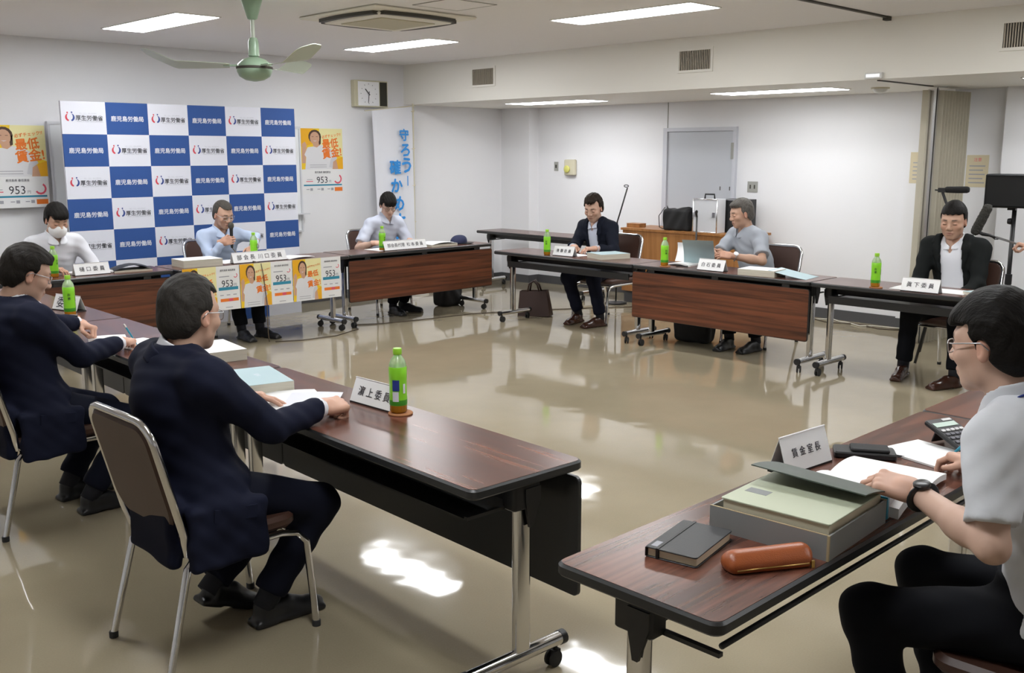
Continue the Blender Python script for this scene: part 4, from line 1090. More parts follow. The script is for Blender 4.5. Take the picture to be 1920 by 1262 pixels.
def person(label, loc, yaw, head, hrot, hands, feet, top, bottom, style, hair, hairm, skin=(.50, .29, .19), hs=1.0, glass=None, shoe='shoe_black', twist=0.0,
           shirt='shirt_white', seat=.432, neck=None, face={}, short=False, jacket_open=None, knees=None, bulk=1.0, kneeout=.10, collar=True, elbows=None, extra=None, tail=False, hipz=.105,
           grp='seated meeting members', shw=.178, vdepth=.050, vgap=.70):
    t = thing('person', label, 'person', (loc[0], loc[1], 0), yaw, grp)
    W = T(loc[0], loc[1], 0) @ RZ(yaw); WI = W.inverted(); RI = WI.to_3x3()
    L = lambda p: np.array(WI @ Vector(p)); D = lambda p: np.array(RI @ Vector(p))
    Hc = L(head); P0 = np.array([0, 0, seat + hipz])
    hy, hp, hr = [R(a) for a in hrot]       # world yaw of the gaze, pitch down, roll
    HR = Matrix.Rotation(hy - yaw, 4, 'Z') @ Matrix.Rotation(hp, 4, 'Y') @ Matrix.Rotation(hr, 4, 'X'); HM = T(*Hc) @ HR
    hd = np.array(HR.to_3x3())
    N = L(neck) if neck is not None else Hc + hd @ np.array([-.035, 0, -.145]) * .35 + np.array([-.055, 0, -.158]) * .65
    sp = N - P0; spn = sp / np.linalg.norm(sp)
    fw = np.cross(np.array([0, 1, 0]), spn); fw /= np.linalg.norm(fw)
    tw = R(twist); lat = np.array([-math.sin(tw), math.cos(tw), 0]); fwd = np.cross(lat, spn); fwd /= np.linalg.norm(fwd)
    P1 = P0 + sp * .33 - fw * .025; P2 = P0 + sp * .68 - fw * .022
    SH = {s: N - spn * .055 + lat * (s * shw) - fwd * .005 for s in (-1, 1)}
    ua, fa = .292, .248
    arms = {}
    for s in (-1, 1):
        hnd = hands[s]; w = L(hnd['w']); pole = D(hnd.get('pole', tuple(np.array(W.to_3x3() @ Vector((-.35, s * .55, -.75))))))
        e = L(hnd['e']) if 'e' in hnd else ik(SH[s], w, ua, fa, pole); arms[s] = (SH[s], e, w)
    legs = {}
    for s in (-1, 1):
        f = L((feet[s][0], feet[s][1], 0)); ank = f + np.array([-.045 * math.cos(R(feet[s][2]) - yaw), -.045 * math.sin(R(feet[s][2]) - yaw), feet[s][3] if len(feet[s]) > 3 else .085])
        hip = P0 + np.array([.02, s * .085, -.015]); k = ik(hip, ank, .40, .39, (.75, s * kneeout, .75)); legs[s] = (hip, k, ank, f)
    # ---- upper garment
    allp = [P0, N, Hc] + [q for s in arms for q in arms[s]]
    lo = np.min(allp, 0) - .22; hi = np.max(allp, 0) + .16; hi[2] = N[2] + .10; lo[2] = max(.30, min(P0[2] - .16, min(arms[s][2][2] for s in arms) - .07)) if not tail else .30
    def torso(F, off, hemz=-.10):
        B = axes(fw, spn); B2 = axes(fwd, spn); b = bulk
        F.add(p_ell(P0 + np.array([.0, 0, .0]), np.array((.130, .175, .115)) * b + off), .03)
        F.add(p_ell(P1, np.array((.112 * b, .152 * b, .17)) + off, B), .05)
        F.add(p_ell(P2, np.array((.112 * b, .162 * b, .165)) + off, B2), .05)
        F.add(p_cap(SH[-1] + lat * .035, SH[1] - lat * .035, .062 + off, .062 + off), .05)
        for s in (-1, 1): F.add(p_cap(N - spn * .01 - fwd * .01, SH[s] - lat * s * .02 + spn * .012, .050 + off, .045 + off), .045)
    def fold(amp):
        return lambda P: amp * (np.sin(P[..., 2] * 55 + 22 * P[..., 1] + 2.0 * np.sin(P[..., 0] * 21)) + .8 * np.sin(P[..., 0] * 47 - P[..., 2] * 33 + 9 * P[..., 1]) + .6 * np.sin((P[..., 2] + P[..., 0]) * 88 + P[..., 1] * 30))
    B2 = axes(fwd, spn)
    def chest_uvw(P): return (P - P2.astype(np.float32)) @ B2.astype(np.float32)
    jack = style == 'jacket'
    F = Field(lo, hi, .0078)
    torso(F, .010 if jack else .002)
    if tail:
        for s in (-1, 1): F.add(p_cap(P0 + np.array([-.02, s * .15, .02]), P0 + np.array([-.0, s * .205, -.05]), .085, .04), .06); F.add(p_box(P0 + np.array([-.005, s * .222, -.105]), (.135, .022, .105), .018), .05)
        F.add(p_box(P0 + np.array([-.165, -.02, -.085]), (.022, .16, .115), .018), .05)
    for s in (-1, 1):
        a, e, w = arms[s]; o = .008 if jack else .0
        if short:
            m = a + (e - a) * .78; F.add(p_cap(a, a + (e - a) * .4, .062 * bulk, .060 * bulk), .035); F.add(p_cap(a + (e - a) * .3, m, .060, .064, True), .012)
        else:
            F.add(p_cap(a, e, .056 * bulk + o, .045 + o), .035); w2 = e + (w - e) * (.89 if jack else .97); F.add(p_cap(e, w2, .047 + o, .034 + o, True), .02)
    F.warp(fold(.0021 if jack else .0022))
    hem = P0[2] - (.085 if jack else .05)
    if not tail: F.cut(p_box((P0[0], P0[1], hem - .3), (.5, .5, .3), 0), .004)
    nk = N + spn * .055 - fwd * .004
    def vneck(P):
        q = P - N.astype(np.float32); u = q @ fwd.astype(np.float32); w_ = q @ spn.astype(np.float32); y_ = q @ lat.astype(np.float32)
        return np.maximum(np.abs(y_) - .46 * (w_ + vdepth), -u)
    if not jack: F.cut(p_fn(vneck, N - .25, N + .2), .003)
    F.cut(p_cap(N - spn * .01, N + spn * .2, .056, .060), .006)
    lap = None
    if jacket_open:
        w0, w1 = jacket_open     # half widths at waist and at the collar
        def vee(P):
            q = chest_uvw(P); z = q[..., 2]; tt = np.clip((z + .30) / .50, 0, 1); hw = w0 + (w1 - w0) * tt
            return np.maximum(np.abs(q[..., 1]) - hw, -(q[..., 0] - .0))
        F.cut(p_fn(vee, lo, hi), .004)
        def lapel(P):
            q = chest_uvw(P); z = q[..., 2]; tt = np.clip((z + .30) / .50, 0, 1); hw = w0 + (w1 - w0) * tt; ay = np.abs(q[..., 1])
            inner = ay - hw; wid = .052 * np.clip((z + .10) / .16, 0, 1)
            return np.where((inner > 0) & (inner < wid) & (q[..., 0] > 0) & (z > -.10), -.011, 0).astype(np.float32)
        F.warp(lapel)
    v, q = F.net(); v = relax(v, q, 1)
    link('jacket' if jack else 'shirt', np_mesh('garment', v, q, top), t)
    if jack:     # shirt under the jacket: chest and cuffs
        F = Field(lo, hi, .0095); torso(F, -.001)
        for s in (-1, 1):
            a, e, w = arms[s]; d = w - e; F.add(p_cap(e + d * .80, e + d * 1.0, .036, .036, True), .002)
        F.cut(p_cap(N - spn * .01, N + spn * .2, .050, .054), .006); F.cut(p_fn(vneck, N - .25, N + .2), .003)
        F.cut(p_box((P0[0], P0[1], P0[2] - .35), (.5, .5, .3), 0), .004)
        v, q = F.net(); link('shirt', np_mesh('garment', relax(v, q, 1), q, shirt), t)
    # collar: a split standing band with two points
    cm = shirt if jack else top
    if collar:
        ax = nk - (N - spn * .02); ax = (Hc + hd @ np.array([-.03, 0, -.13]) - N); ax = ax / np.linalg.norm(ax) * .4 + spn * .6; ax /= np.linalg.norm(ax)
        cx = np.cross(lat, ax); cx /= np.linalg.norm(cx); CB = axes(cx, ax); c0 = N + spn * (.012 if jack else .024)
        F = Field((-.12, -.12, -.10), (.12, .12, .09), .0036)
        def band(P):
            x, y, z = P[..., 0], P[..., 1], P[..., 2]; r = np.sqrt(x * x + (y * .98) ** 2); ro = .066 - z * .12 + .30 * np.maximum(0, -z - .005); th = np.abs(r - ro) - .0042
            topz = .040 - .34 * np.maximum(0, x); botz = -.012 - .62 * np.maximum(0, x) - .22 * np.maximum(0, np.abs(y) - .01) * np.clip(x / .05, 0, 1); gap = .006 + vgap * np.maximum(0, z + .050)
            d = np.maximum(np.maximum(th, z - topz), botz - z); return np.where(x > 0, np.maximum(d, gap - np.abs(y)), d).astype(np.float32)
        F.d[:] = band(np.stack(np.meshgrid(*F.ax, indexing='ij'), -1))
        v, q = F.net(); v = relax(v, q, 3) @ CB.T + c0
        link('collar', np_mesh('collar', v, q, cm), t)
        if jack:
            F = Field((-.14, -.14, -.09), (.14, .14, .09), .005)
            def jb(P):
                x, y, z = P[..., 0], P[..., 1], P[..., 2]; r = np.sqrt(x * x + y * y); ro = .080 - z * .25; th = np.abs(r - ro) - .006
                topz = .002 - .25 * np.maximum(0, x + .02); d = np.maximum(np.maximum(th, z - topz), (-.05) - z); return np.maximum(d, x - .03).astype(np.float32)
            F.d[:] = jb(np.stack(np.meshgrid(*F.ax, indexing='ij'), -1)); v, q = F.net(); v = relax(v, q, 1) @ CB.T + c0
            link('jacket_collar', np_mesh('jacket_collar', v, q, top), t)
    # ---- trousers, socks, shoes
    pts = [P0] + [q for s in legs for q in legs[s][:3]]
    F = Field(np.min(pts, 0) - .20, np.max(pts, 0) + .15, .0095)
    F.add(p_ell(P0 + np.array([.0, 0, -.01]), (.125, .172, .108)), .03); F.add(p_cap(P0, P0 + sp * .22, .125, .12), .05)
    for s in (-1, 1):
        hip, k, a, f = legs[s]; F.add(p_cap(hip, k, .092, .068), .045)
        a2 = k + (a - k) * .90; F.add(p_cap(k, a2, .066, .058, True), .03)
    F.cut(p_box((P0[0], P0[1], P0[2] + .09 + .2), (.4, .4, .2), 0), .004)
    F.warp(lambda P: .0022 * np.sin(P[..., 2] * 60 + P[..., 0] * 40) + .0015 * np.sin(P[..., 1] * 90 + P[..., 0] * 30))
    v, q = F.net(); link('trousers', np_mesh('trousers', relax(v, q, 2), q, bottom), t)
    for s in (-1, 1):
        hip, k, a, f = legs[s]; fy = R(feet[s][2]) - yaw; lift = a[2] - .085; tilt = feet[s][4] if len(feet[s]) > 4 else 0
        link('sock', MB().tube([tuple(k + (a - k) * .6), tuple(a + np.array([0, 0, -.02]))], [.044, .041], 12).mesh('sock', 'sock', True), t)
        sh = link('shoe', shoe_mesh(shoe), t, T(f[0], f[1], lift) @ RZ(fy) @ RY(R(tilt)))
    # ---- body: head, neck, arms, hands and a slim trunk in one mesh
    vs, qs, cs = [], [], []
    def addgeo(v, q, c):
        o = sum(len(a) for a in vs); vs.append(v); qs.append(q + o); cs.append(c if c.ndim == 2 else np.tile(c, (len(v), 1)))
    hv, hq, hc = head_mesh(hs, skin, face); Hm = np.array(HM.to_3x3())
    addgeo(hv @ Hm.T + Hc, hq, hc)
    F = Field(np.min(pts + allp, 0) - .15, np.max(pts + allp, 0) + .1, .012)
    F.add(p_ell(P0, (.10, .14, .09)), .03); F.add(p_ell(P1, (.085, .12, .15), axes(fw, spn)), .05); F.add(p_ell(P2, (.085, .13, .14), axes(fwd, spn)), .05)
    F.add(p_cap(N - spn * .06, Hc + hd @ np.array([-.03, 0, -.10]), .048, .047), .03)
    for s in (-1, 1):
        hip, k, a, f = legs[s]; F.add(p_cap(hip, k, .06, .045), .04); F.add(p_cap(k, k + (a - k) * .72, .042, .033), .02); F.add(p_cap(SH[s], P2, .04, .06), .03)
    v, q = F.net(); addgeo(v, q, np.array(skin))
    if not (style == 'jacket' and not jacket_open):
        F = Field(N - np.array([.10, .10, .17]), N + np.array([.22, .10, .02]), .006); torso(F, -.011 if jack else -.006); v, q = F.net(); addgeo(v, q, np.array(skin))
    for s in (-1, 1):
        a, e, w = arms[s]; F = Field(np.min([a, e, w], 0) - .07, np.max([a, e, w], 0) + .07, .006)
        F.add(p_cap(a, e, .043, .034), .02); F.add(p_cap(e, e + (w - e) * .40, .033, .037), .025); F.add(p_cap(e + (w - e) * .30, w, .037, .0265), .02)
        v, q = F.net(); addgeo(v, q, np.array(skin))
        hnd = hands[s]; HF = axes(D(hnd['x']), D(hnd['z'])); fl = np.array([1, s * -1.0, 1])   # thumb side flips with the hand
        v, q = hand_geo(*CURL[hnd['pose']]); v = v * fl * hnd.get('sc', .96)
        # a left hand (s=+1) with the back up has its thumb towards -y of the hand frame
        if s > 0: q = q[:, ::-1]
        c = np.tile(np.array(skin) * np.array([1.04, .95, .93]), (len(v), 1))
        addgeo(v @ HF.T + w, q, c)
        if hnd.get('watch'):
            d = (w - e) / np.linalg.norm(w - e); c0 = w - d * .035; WB = axes(d, D(hnd['z']))
            M4 = Matrix([[*WB[i], c0[i]] for i in range(3)] + [[0, 0, 0, 1]])
            r = .0355 if not jack else .037
            wo = link('wristwatch', MB().tube([(0, r * math.cos(R(x)), r * .86 * math.sin(R(x))) for x in range(0, 360, 20)], .010, 8, closed=True, flat=.35).mesh('wristwatch', hnd['watch'], True), t, M4)
            link('watch_face', MB().lathe([(.019, 0), (.021, .002), (.021, .008), (.018, .010)], 20).mesh('watch_face', hnd.get('face', 'watch_black'), True, 40), wo, T(0, 0, r * .86 + .001))
    link('body', np_mesh('body', np.concatenate(vs), np.concatenate(qs), 'skin', np.concatenate(cs)), t)
    v, q = hair_mesh(hs, hair)
    link('hair', np_mesh('hair', v @ Hm.T + Hc, q, hairm), t)
    if glass: glasses(t, HM, hs, glass)
    t['_'] = 0; del t['_']
    return t, HM, dict(N=N, spn=spn, fwd=fwd, lat=lat, P0=P0, P2=P2, SH=SH, arms=arms, legs=legs, W=W)
UP = (0, 0, 1)
SK1, SK2, SK3 = (.56, .355, .262), (.53, .325, .232), (.60, .395, .300)
# the masked man
p1, H1, _ = person('man in a white shirt and face mask, looking down', (3.03, 8.43), R(-90), (3.00, 8.22, 1.115), (-88, 24, 0),
    {-1: dict(w=(2.84, 8.00, .745), x=(.6, -.5, 0), z=UP, pose='rest'), 1: dict(w=(3.20, 8.00, .745), x=(-.7, -.4, 0), z=UP, pose='rest')},
    {-1: (2.93, 7.98, -92), 1: (3.13, 7.98, -88)}, 'shirt_plain', 'trouser_black', 'shirt', dict(line=.060, fringe=.016, top=.020, side=.014, nape=-.07), 'hair_black', SK2, bulk=1.05)
def mask():
    F = Field((-.02, -.09, -.15), (.14, .09, .03), .0035)
    F.add(p_ell((.036, 0, -.072), (.078, .069, .066)), .01); F.add(p_ell((.085, 0, -.052), (.032, .028, .040)), .025)
    F.cut(p_box((-.06, 0, -.06), (.080, .2, .2), 0), .003); F.cut(p_box((.05, 0, .018), (.2, .2, .036), 0), .003)
    v, q = F.net(); return np_mesh('face_mask', relax(v, q, 2), q, 'mask_white')
m = link('face_mask', mask(), p1, H1)
for s in (-1, 1): link('ear_loop', MB().tube([(.03, s * .066, -.035), (0, s * .077, -.012), (-.018, s * .078, -.02)], .0015, 6).tube([(.028, s * .062, -.085), (0, s * .075, -.05), (-.018, s * .078, -.02)], .0015, 6).mesh('ear_loop', 'mask_white'), m)
# the writing man in navy
p2, H2, i2 = person('man in a navy suit and glasses at the left edge, writing', (1.515, 4.615), R(2), (1.535, 4.60, 1.115), (-4, 20, 0),
    {-1: dict(w=(1.935, 4.62, .748), x=(.72, .62, -.05), z=(-.1, -.25, 1), pose='pen', e=(1.70, 4.49, .738)), 1: dict(w=(1.915, 5.07, .790), x=(.62, -.60, -.30), z=(.3, .1, 1), pose='fist', watch='watch_black')},
    {-1: (1.73, 4.50, -2), 1: (1.73, 4.76, 5)}, 'suit_navy', 'trouser_navy', 'jacket', dict(line=.062, temple=.030, top=.016, side=.010, nape=-.078, sweep=1), 'hair_dark', SK1, glass='steel', tail=True, bulk=1.15, shw=.198, neck=(1.482, 4.602, .982))
# the man seen from behind
p3, H3, i3 = person('man in a navy suit nearest the camera, seen from behind', (1.495, 3.03), R(-2), (1.50, 3.02, 1.122), (15, 6, 0),
    {-1: dict(w=(1.915, 2.905, .752), x=(1, .10, -.06), z=(.05, -.35, 1), pose='fist', sc=1.06, e=(1.672, 2.842, .738)), 1: dict(w=(1.80, 3.29, .748), x=(.72, -.50, -.08), z=(.1, .1, 1), pose='flat', sc=1.04, e=(1.605, 3.42, .742))},
    {-1: (1.72, 2.95, -4), 1: (1.60, 3.13, 0, .12, 22)}, 'suit_navy', 'trouser_navy', 'jacket', dict(line=.066, temple=.026, top=.013, side=.008, nape=-.085, rec=1), 'hair_salt', SK1, glass='steel', tail=True, bulk=1.17, shw=.205, neck=(1.448, 3.018, .990))
# the chairman with the microphone
p4, H4, _ = person('man in a pale blue shirt speaking into a microphone', (4.52, 8.44), R(-90), (4.475, 8.27, 1.090), (-86, 18, 0),
    {-1: dict(w=(4.385, 8.15, .855), x=(.66, -.72, .18), z=(-.75, -.65, .1), pose='grip', e=(4.315, 8.24, .70)), 1: dict(w=(4.63, 8.03, .800), x=(-.75, -.45, -.45), z=(.1, -.5, .9), pose='rest', watch='steel', face='clock_face', e=(4.745, 8.20, .87))},
    {-1: (4.42, 7.90, -95), 1: (4.61, 7.89, -75)}, 'shirt_blue', 'trouser_black', 'shirt', dict(line=.070, temple=.020, top=.008, side=.006, nape=-.07, rec=1, tuft=.0012), 'hair_grey', SK2, glass='steel', face=dict(jaw=.95))
# the young man
p5, H5, _ = person('young man in glasses and a short-sleeved pale shirt, looking down', (6.32, 8.42), R(-92), (6.315, 8.25, 1.110), (-110, 26, 0),
    {-1: dict(w=(6.00, 8.07, .750), x=(.72, -.55, 0), z=(-.2, -.2, 1), pose='pen'), 1: dict(w=(6.44, 8.06, .750), x=(-.35, -.8, 0), z=UP, pose='rest')},
    {-1: (6.26, 8.10, -98), 1: (6.45, 8.16, -58)}, 'shirt_stripe', 'trouser_black', 'shirt', dict(line=.055, fringe=.022, top=.022, side=.014, nape=-.06, tuft=.003), 'hair_black', SK3, glass='black_metal', short=True, hs=.97)
# the navy jacket man
p6, H6, i6 = person('man in an open navy jacket by the brown bag', (7.53, 6.40), R(182), (7.44, 6.45, 1.108), (196, 20, 0),
    {-1: dict(w=(7.10, 6.41, .750), x=(-.55, -.75, 0), z=(-.3, .1, 1), pose='fist'), 1: dict(w=(7.12, 6.14, .750), x=(-.70, .50, 0), z=(-.2, 0, 1), pose='rest')},
    {-1: (7.20, 6.44, 190), 1: (7.17, 6.15, 172)}, 'jacket_navy', 'trouser_navy', 'jacket', dict(line=.068, temple=.026, top=.022, side=.014, nape=-.07, sweep=1, tuft=.004, rec=1), 'hair_brown', SK1, shoe='shoe_brown', jacket_open=(.055, .066), shirt='shirt_stripe', vdepth=.080, vgap=1.0, hs=1.04)
# the grey-haired man
p7, H7, _ = person('grey-haired man in a grey short-sleeved shirt holding a pale file', (7.58, 4.66), R(178), (7.49, 4.81, 1.122), (148, 12, 0),
    {-1: dict(w=(7.16, 4.86, .805), x=(-.85, -.35, .15), z=(-.3, .5, .8), pose='rest'), 1: dict(w=(7.12, 4.655, .790), x=(-.60, .75, .12), z=(-.5, -.5, .8), pose='rest', watch='steel', face='clock_face', e=(7.315, 4.475, .745))},
    {-1: (7.12, 4.66, 185), 1: (7.17, 4.44, 175)}, 'shirt_grey', 'trouser_black', 'shirt', dict(line=.066, temple=.030, top=.014, side=.008, nape=-.075, sweep=1), 'hair_silver', SK2, short=True, twist=-18, bulk=1.06)
# the black jacket man
p8, H8, i8 = person('man in a black jacket and open white shirt facing the camera', (7.56, 2.95), R(181), (7.50, 3.00, 1.145), (186, 12, 0),
    {-1: dict(w=(7.20, 3.08, .60), x=(-.6, -.6, -.2), z=(-.2, .2, 1), pose='rest'), 1: dict(w=(7.20, 2.83, .60), x=(-.6, .6, -.2), z=(-.2, -.2, 1), pose='rest')},
    {-1: (7.11, 3.14, 192), 1: (7.02, 2.75, 158)}, 'jacket_black', 'trouser_black', 'jacket', dict(line=.060, temple=.028, top=.019, side=.008, nape=-.07, tuft=.001), 'hair_black', SK2, shoe='shoe_brown', jacket_open=(.080, .080), bulk=1.08, face=dict(face=1.08, jaw=1.12), hs=1.08, shirt='shirt_plain', shw=.19, vdepth=.100, vgap=1.15)
# the white polo man
p9, H9, i9 = person('man in a white polo and blue lanyard at the right edge', (2.53, 0.68), R(92), (2.515, .885, 1.180), (86, 8, 0),
    {-1: dict(w=(2.90, 1.03, .750), x=(.30, .95, 0), z=(.1, -.2, 1), pose='pen'), 1: dict(w=(2.405, 1.005, .795), x=(-.16, .92, .10), z=(-.35, -.1, 1), pose='pinch', sc=1.05, watch='watch_black', e=(2.245, .755, .765))},
    {-1: (2.72, 1.04, 88), 1: (2.36, 1.02, 96)}, 'polo_white', 'trouser_black', 'shirt', dict(line=.058, temple=.030, top=.020, side=.015, nape=-.080, back=.016, tuft=.002, fringe=.006), 'hair_black', SK3, glass='steel', short=True, bulk=1.06)
# the sound recordist beyond the right picture edge, only the hand shows
p10, H10, _ = person('recordist beyond the right edge, only a hand on the boom pole showing', (8.22, 2.02), R(150), (8.12, 2.12, 1.16), (150, 10, 0),
    {-1: dict(w=(7.865, 2.575, .955), x=(-.35, .85, .15), z=(.2, .1, 1), pose='grip'), 1: dict(w=(7.86, 2.22, .88), x=(-.2, .8, .2), z=(.2, .1, 1), pose='grip')},
    {-1: (7.80, 2.35, 150), 1: (7.72, 2.15, 150)}, 'jacket_black', 'trouser_black', 'shirt', dict(), 'hair_black', SK1, grp='sound crew')
chair('chair of the recordist beyond the right edge', (8.26, 2.0), R(150))
# ------------------------------------------------------------------ microphone of the chairman, pens
def wm(p): return Matrix(p)
t = thing('microphone', 'black handheld microphone held up to the mouth', 'microphone', (4.455, 8.105, .80))
AX = Vector((.02, .035, 1)).normalized(); MM = frame((0, 0, 0), AX, (0, 1, 0)) @ RY(PI / 2)
link('handle', MB().lathe([(.010, 0), (.012, .02), (.015, .16), (.018, .175)], 16).mesh('handle', 'black_plastic', True, 50), t, MM)
link('grille', MB().lathe([(.018, .175), (.025, .185), (.026, .205), (.020, .222), (.006, .229)], 16).mesh('grille', 'vent_dark', True, 50), t, MM)
link('cable', MB().tube([(0, 0, 0), (-.005, -.10, -.045), (-.02, -.30, -.088), (-.015, -.42, -.090), (-.01, -.50, -.10), (0, -.515, -.20), (.02, -.52, -.45), (.03, -.50, -.70), (.05, -.48, -.792)], .004, 8).mesh('cable', 'cable_dark', True), t)
def pen(label, p, d, col, l=.14):
    t = thing('pen', label, 'pen', p, 0, 'pens')
    M = frame((0, 0, 0), d, (0, 0.1, 1)) @ RY(PI / 2)
    link('barrel', MB().lathe([(.001, 0), (.0045, .015), (.0048, l - .02)], 10).mesh('barrel', col, True, 50), t, M)
    link('end_cap', MB().lathe([(.0048, l - .02), (.0048, l - .004), (.003, l)], 10).mesh('end_cap', 'plastic_white', True, 50), t, M)
pen('blue pen in the hand of the writing navy-suit man', (2.055, 4.715, .707), (-.40, -.05, .72), 'pen_blue', .13)
pen('pale blue pen in the hand over the calculator', (2.935, 1.155, .709), (.10, -.55, .72), 'pen_blue', .15)
pen('pen in the hand of the young man in glasses', (6.075, 7.985, .709), (-.25, .15, .8), 'pink_ink', .13)
pen('black marker lying before the black-jacket man', (6.86, 3.02, .7055), (.5, -.4, 0), 'black_plastic', .12)
pen('black pen lying beside the tea bottle near the open file', (6.79, 4.98, .7055), (.3, -.6, 0), 'black_plastic', .13)

# ------------------------------------------------------------------ papers, files and books
def sheets(name, label, cat, corners, z, m='white_paper', thick=.003, bulge=0.0, group=None, edge=None):
    """a loose sheet or stack over four table points, counter-clockwise"""
    c = [Vector((x, y, 0)) for x, y in corners]; o = (c[0] + c[1] + c[2] + c[3]) / 4
    t = thing(name, label, cat, (o.x, o.y, z), 0, group)
    def f(u, v):
        p = (c[0] * (1 - u) + c[1] * u) * (1 - v) + (c[3] * (1 - u) + c[2] * u) * v - o
        return (p.x, p.y, thick + .0006 + bulge * math.sin(u * PI) ** 1.0 * .9 + bulge * .25 * math.sin(v * 5))
    if edge:
        poly = [((p - o).x, (p - o).y) for p in c]
        link('pages', MB().prism(poly, .0003, thick).mesh('pages', edge), t)
        link('cover', MB().grid(f, 8, 4, 0, .0016).mesh('cover', m, True, 30), t)
    else: link('sheet', MB().grid(f, 10, 5, 0, thick).mesh('sheet', m, True, 30), t)
    return t
Z = .7003
def quad(cx, cy, w, d, a): 
    a = R(a); ca, sa = math.cos(a), math.sin(a)
    return [(cx + x * ca - y * sa, cy + x * sa + y * ca) for x, y in ((-w / 2, -d / 2), (w / 2, -d / 2), (w / 2, d / 2), (-w / 2, d / 2))]
D_ = 'loose papers on the tables'
# before the man from behind
t = sheets('document_file', 'pale blue file on a thick paper stack beside the nearest man', 'file', quad(2.02, 3.56, .235, .33, -14), Z, 'file_blue', .042, 0, 'document files', 'paper_edge')
put_text('lettering', t, '資料', 'print_white', .05, T(.02, .0, .0445) @ RZ(R(-100)))
for k in range(2): link('index_tab', MB().box((-.012, -.004, 0), (.012, .004, .03)).mesh('index_tab', 'plastic_yellow'), t, T(-.115 + .005 * k, -.10 + .03 * k, .008))
t = sheets('open_document', 'open white document under the left hand of the nearest man', 'papers', quad(2.005, 3.235, .22, .30, -22), Z, 'white_paper', .004, .006, D_)
sheets('paper_sheet', 'lone white sheet lying askew under the nearest man\'s fist', 'paper', quad(2.05, 3.17, .20, .22, -42), Z + .009, 'print_white', .001, .004, D_)
# before the writing man
sheets('open_document', 'white papers the navy-suit man writes on', 'papers', quad(2.10, 4.72, .24, .34, 14), Z, 'white_paper', .003, .003, D_)
sheets('document_stack', 'paper stack behind the head of the nearest man', 'papers', quad(2.19, 4.22, .22, .30, -8), Z, 'white_paper', .05, 0, D_, 'paper_edge')
sheets('paper_sheet', 'folded white papers under the writing man\'s other hand', 'papers', quad(2.02, 4.98, .18, .24, -20), Z, 'white_paper', .004, .003, D_)
# masked man
t = sheets('bound_report', 'dark-covered report curling open beside the masked man', 'report', quad(3.42, 7.90, .30, .22, -6), Z, 'leather_black', .012, .045, 'document files', 'paper_edge')
sheets('open_document', 'white open document before the masked man', 'papers', quad(3.12, 7.92, .30, .20, 4), Z, 'white_paper', .014, .01, D_)
# chairman
sheets('document_stack', 'thick paper bundle left of the man with the microphone', 'papers', quad(3.98, 7.84, .34, .25, -4), Z, 'white_paper', .060, 0, D_, 'paper_edge')
sheets('open_document', 'white sheets in front of the man with the microphone', 'papers', quad(4.36, 7.90, .34, .24, 3), Z, 'white_paper', .004, .004, D_)
sheets('open_document', 'white sheets right of the long name plate', 'papers', quad(4.92, 7.84, .30, .22, 10), Z, 'white_paper', .006, .01, D_)
# young man
sheets('open_document', 'white sheet the young man in glasses writes on', 'papers', quad(6.00, 7.88, .36, .24, 0), Z, 'white_paper', .004, .003, D_)
sheets('open_book', 'thick open book beside the navy cap', 'book', quad(6.62, 7.86, .36, .26, 3), Z, 'white_paper', .022, .020, 'document files', 'paper_edge')
# navy jacket man
sheets('paper_sheet', 'pinkish sheet under the clasped hands', 'paper', quad(6.90, 6.22, .20, .28, -6), Z, 'white_paper', .0015, .0, D_)
sheets('document_file', 'thick pale file right of the navy-jacket man\'s hands', 'file', quad(6.93, 5.82, .30, .25, -18), Z, 'file_blue', .045, 0, 'document files', 'paper_edge')
# grey-haired man: file held open
t = thing('document_file', 'open pale green file held up by the grey-haired man', 'file', (6.96, 4.95, Z), 0, 'document files')
link('pages', MB().grid(lambda u, v: (-.10 + .24 * v, -.06 + .22 * u, .012 + .012 * math.sin(u * PI)), 8, 4, 0, .012).mesh('pages', 'white_paper', True, 30), t)
def flap(h, lean, bow, y0, y1):
    def f(u, v): return (-.09 + .26 * u, y0 + (y1 - y0) * u + lean * v + bow * math.sin(v * PI), .02 + h * v)
    b = MB(); b.grid(f, 8, 6, 0); n = len(b.v); b.v = b.v + [(x, y + .002, z) for x, y, z in b.v]; b.f += [tuple(reversed([i + n for i in q])) for q in list(b.f)]; b.m = [0] * len(b.f); return b
link('cover', flap(.205, -.16, .04, .02, -.02).mesh('cover', 'file_blue', True), t, T(.02, -.03, 0) @ RZ(R(-62)))
link('loose_page', flap(.15, .13, .07, .08, .06).mesh('loose_page', 'white_paper', True), t, T(.0, .06, 0) @ RZ(R(-62)))
sheets('document_stack', 'paper stack with a pale cover right of the short-sleeved man', 'papers', quad(6.80, 4.16, .22, .30, 8), Z, 'white_paper', .048, 0, D_, 'paper_edge')
t = thing('document_file', 'pale blue cover sloping off a paper stack on the panelled table', 'file', (6.86, 3.93, Z), R(8), 'document files')
link('cover', MB().grid(lambda u, v: (-.13 + .26 * v, .14 - .30 * u, .050 * (1 - u) ** 1.2 + .002), 8, 4, 0, .002).mesh('cover', 'file_blue', True, 30), t)
# black jacket man
sheets('open_document', 'white papers behind the name plate of the black-jacket man', 'papers', quad(6.86, 2.86, .22, .50, 4), Z, 'white_paper', .003, .002, D_)
sheets('document_file', 'pale blue file at the right edge before the black-jacket man', 'file', quad(6.87, 2.42, .26, .34, -20), Z, 'file_blue', .022, 0, 'document files', 'paper_edge')
